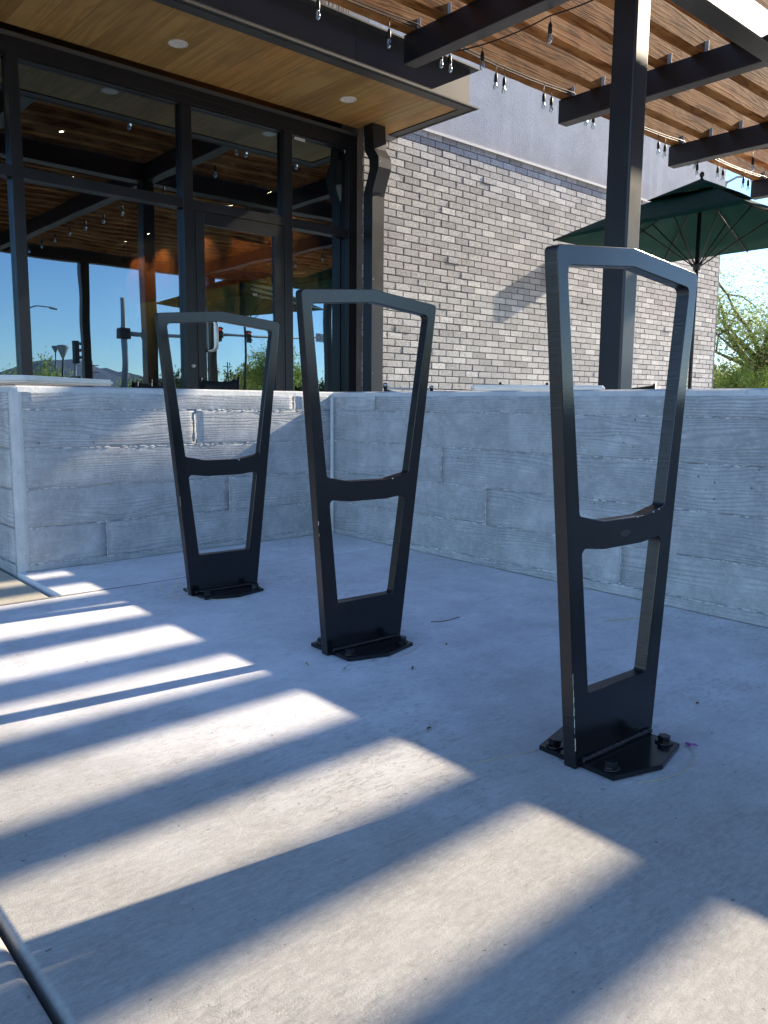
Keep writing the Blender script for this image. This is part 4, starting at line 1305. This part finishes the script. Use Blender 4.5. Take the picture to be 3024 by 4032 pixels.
for i, (dx, Yp, hh, rw, sd) in enumerate(((.49, 60, 3.0, 3.2, 21), (.525, 70, 3.0, 3.4, 22), (.60, 45, 2.9, 2.4, 23), (.64, 42, 2.5, 2.6, 24), (.70, 60, 3.3, 3.0, 25), (.32, 60, 2.6, 3.0, 26), (.345, 120, 3.6, 4.5, 27), (.44, 130, 3.2, 5.0, 28), (.75, 90, 4.0, 4.6, 29))):
    tree('desert_shrub', dx * Yp, 12.81 - Yp, hh, rw, ['broad dark green shrub mirrored low behind the middle chair', 'wide green shrub mirrored below the palm', 'dense shrub mirrored right of the palm in the door glass', 'olive shrub mirrored at the foot of the feathery tree', 'round shrub mirrored behind the middle rack', 'pale green shrub mirrored at the far left edge of the glass', 'distant green shrub mirrored beside the rounded tree', 'distant low shrub mirrored behind the signal mast', 'distant shrub outside the frame beyond the street'][i], M['leaf_c'] if i % 2 == 0 else M['leaf_a'], 3500, .14 * max(1, Yp / 60), sd, 'shrub', .12, 'shrubs across the street')
# mountains
bm = bmesh.new()
Ym = 3200
prev = None
for i in range(90):
    x = .15 * Ym + i * (.85 * Ym) / 89
    dx = x / Ym
    hgt = Ym * (.030 + .022 * math.exp(-((dx - .36) / .07) ** 2) + .010 * pnoise(Vector((dx * 22, 0, 0))) + .004 * pnoise(Vector((dx * 90, 3, 0)))) * (1.0 if dx < .5 else max(.30, 1 - (dx - .5) * 5))
    a = bm.verts.new((x, 12.81 - Ym, hgt)); b = bm.verts.new((x, 12.81 - Ym + 700, -1)); c = bm.verts.new((x, 12.81 - Ym - 700, -1))
    if prev:
        bm.faces.new((prev[1], b, a, prev[0])); bm.faces.new((prev[0], a, c, prev[2]))
    prev = (a, b, c)
mt = obj('mountains', bm, M['mountain']); mt['kind'] = 'structure'

# ================================================================= litter on the pavement
def strand(name, pts, r, mat, lab, cat, group=None):
    p0 = Vector(pts[0]); x, y = p0.x, p0.y
    t_pts = [(p[0] - x, p[1] - y, gz(p[0], p[1]) + p[2] + r - gz(x, y)) for p in pts]
    # smooth the path
    sm = []
    P = [Vector(p) for p in t_pts]
    for i in range(len(P) - 1):
        a = P[max(0, i - 1)]; b = P[i]; c = P[i + 1]; d = P[min(len(P) - 1, i + 2)]
        for k in range(4):
            t = k / 4
            sm.append(.5 * ((2 * b) + (c - a) * t + (2 * a - 5 * b + 4 * c - d) * t * t + (3 * b - a - 3 * c + d) * t ** 3))
    sm.append(P[-1])
    b2 = bmesh.new(); tube(b2, sm, r, 5)
    return tag(obj(name, b2, mat, None, (x, y, gz(x, y))), lab, cat, group)
strand('grass_strand', [(1.20, .690, 0), (1.245, .668, .001), (1.30, .660, .001), (1.36, .672, .002), (1.40, .70, .001)], .0008, M['straw'], 'pale dry grass strand curled along the nearest base plate', 'dry grass', 'dry grass strands')
strand('grass_strand', [(1.02, .93, 0), (1.09, .905, .001), (1.17, .88, .001)], .0007, M['straw'], 'thin dry grass strand left of the nearest rack', 'dry grass', 'dry grass strands')
strand('grass_strand', [(1.33, 1.45, 0), (1.39, 1.458, .001), (1.45, 1.485, .001)], .0008, M['straw'], 'dry grass strand under the middle rack base plate', 'dry grass', 'dry grass strands')
strand('grass_strand', [(1.165, 2.34, 0), (1.20, 2.30, .012), (1.225, 2.27, .004), (1.30, 2.215, .001), (1.37, 2.20, .001)], .0009, M['straw'], 'dry grass strand trailing along the farthest base plate', 'dry grass', 'dry grass strands')
strand('grass_strand', [(1.155, 2.36, 0), (1.17, 2.35, .035), (1.20, 2.345, .045), (1.225, 2.34, .010)], .0008, M['straw'], 'dry grass strand looping up beside the farthest rack foot', 'dry grass', 'dry grass strands')
strand('grass_strand', [(1.17, 2.335, .002), (1.178, 2.34, .04), (1.182, 2.345, .085)], .0006, M['straw'], 'upright dry grass strand beside the farthest rack foot', 'dry grass', 'dry grass strands')
strand('grass_strand', [(1.16, 2.33, .002), (1.14, 2.35, .012), (1.135, 2.365, .05)], .0006, M['straw'], 'bent dry grass strand left of the farthest rack foot', 'dry grass', 'dry grass strands')
strand('twig', [(2.02, 1.30, 0), (2.10, 1.27, .001), (2.20, 1.215, .001)], .0013, M['straw'], 'straw-coloured twig on the shaded pavement right of the nearest rack near the wall', 'twig')
strand('twig', [(1.62, 1.62, 0), (1.66, 1.60, .001), (1.72, 1.60, .002)], .0012, M['brownleaf'], 'thin brown twig on the pavement between the middle and nearest racks', 'twig')
def leaf(name, x, y, L, W, rz, mat, lab, cat, group=None):
    b2 = bmesh.new()
    n = 6; lft = []; rgt = []; mid = []
    for i in range(n + 1):
        t = i / n; w = W * math.sin(math.pi * t) ** .8
        lft.append(b2.verts.new((L * (t - .5), w / 2, .0030 + .3 * w * .5))); mid.append(b2.verts.new((L * (t - .5), 0, .0008 + .0012 * math.sin(3 * t)))); rgt.append(b2.verts.new((L * (t - .5), -w / 2, .0030 + .3 * w * .5)))
    for i in range(n):
        for a, b in ((lft, mid), (mid, rgt)):
            try: b2.faces.new((a[i], a[i + 1], b[i + 1], b[i]))
            except ValueError: pass
    bmesh.ops.remove_doubles(b2, verts=b2.verts, dist=.00005)
    o = obj(name, b2, mat, None, (x, y, gz(x, y) + .001), (0, 0, rz))
    md = o.modifiers.new('t', 'SOLIDIFY'); md.thickness = .0004
    return tag(o, lab, cat, group)
leaf('dry_leaf', 1.12, 1.545, .030, .006, 1.2, M['straw'], 'curled straw-coloured leaf left of the middle rack foot', 'leaf', 'dry leaves')
leaf('dry_leaf', 1.17, 1.46, .024, .006, .6, M['straw'], 'small straw-coloured leaf in front of the middle rack base', 'leaf', 'dry leaves')
leaf('dry_leaf', 1.30, 1.36, .030, .005, .7, M['brownleaf'], 'slim brown leaf on the pavement in front of the middle rack', 'leaf', 'dry leaves')
leaf('dry_leaf', 1.50, 1.44, .018, .005, .9, M['brownleaf'], 'tiny brown leaf right of the middle rack base', 'leaf', 'dry leaves')
leaf('dry_leaf', 1.08, 1.08, .016, .007, .2, M['brownleaf'], 'dark crumpled leaf between the lit patches and the nearest rack', 'leaf', 'dry leaves')
leaf('dry_leaf', 1.62, .80, .014, .008, .2, M['brownleaf'], 'small round brown leaf right of the nearest rack base', 'leaf', 'dry leaves')
leaf('petal', 1.405, .708, .020, .010, .8, M['petal'], 'purple petal lying against the nearest base plate corner', 'petal')
leaf('petal', 1.412, .700, .015, .007, 2.1, M['petal'], 'smaller purple petal beside the nearest base plate', 'petal')
print('triangles', sum(len(o.data.polygons) for o in bpy.data.objects if o.type == 'MESH'), 'objects', len(bpy.data.objects))
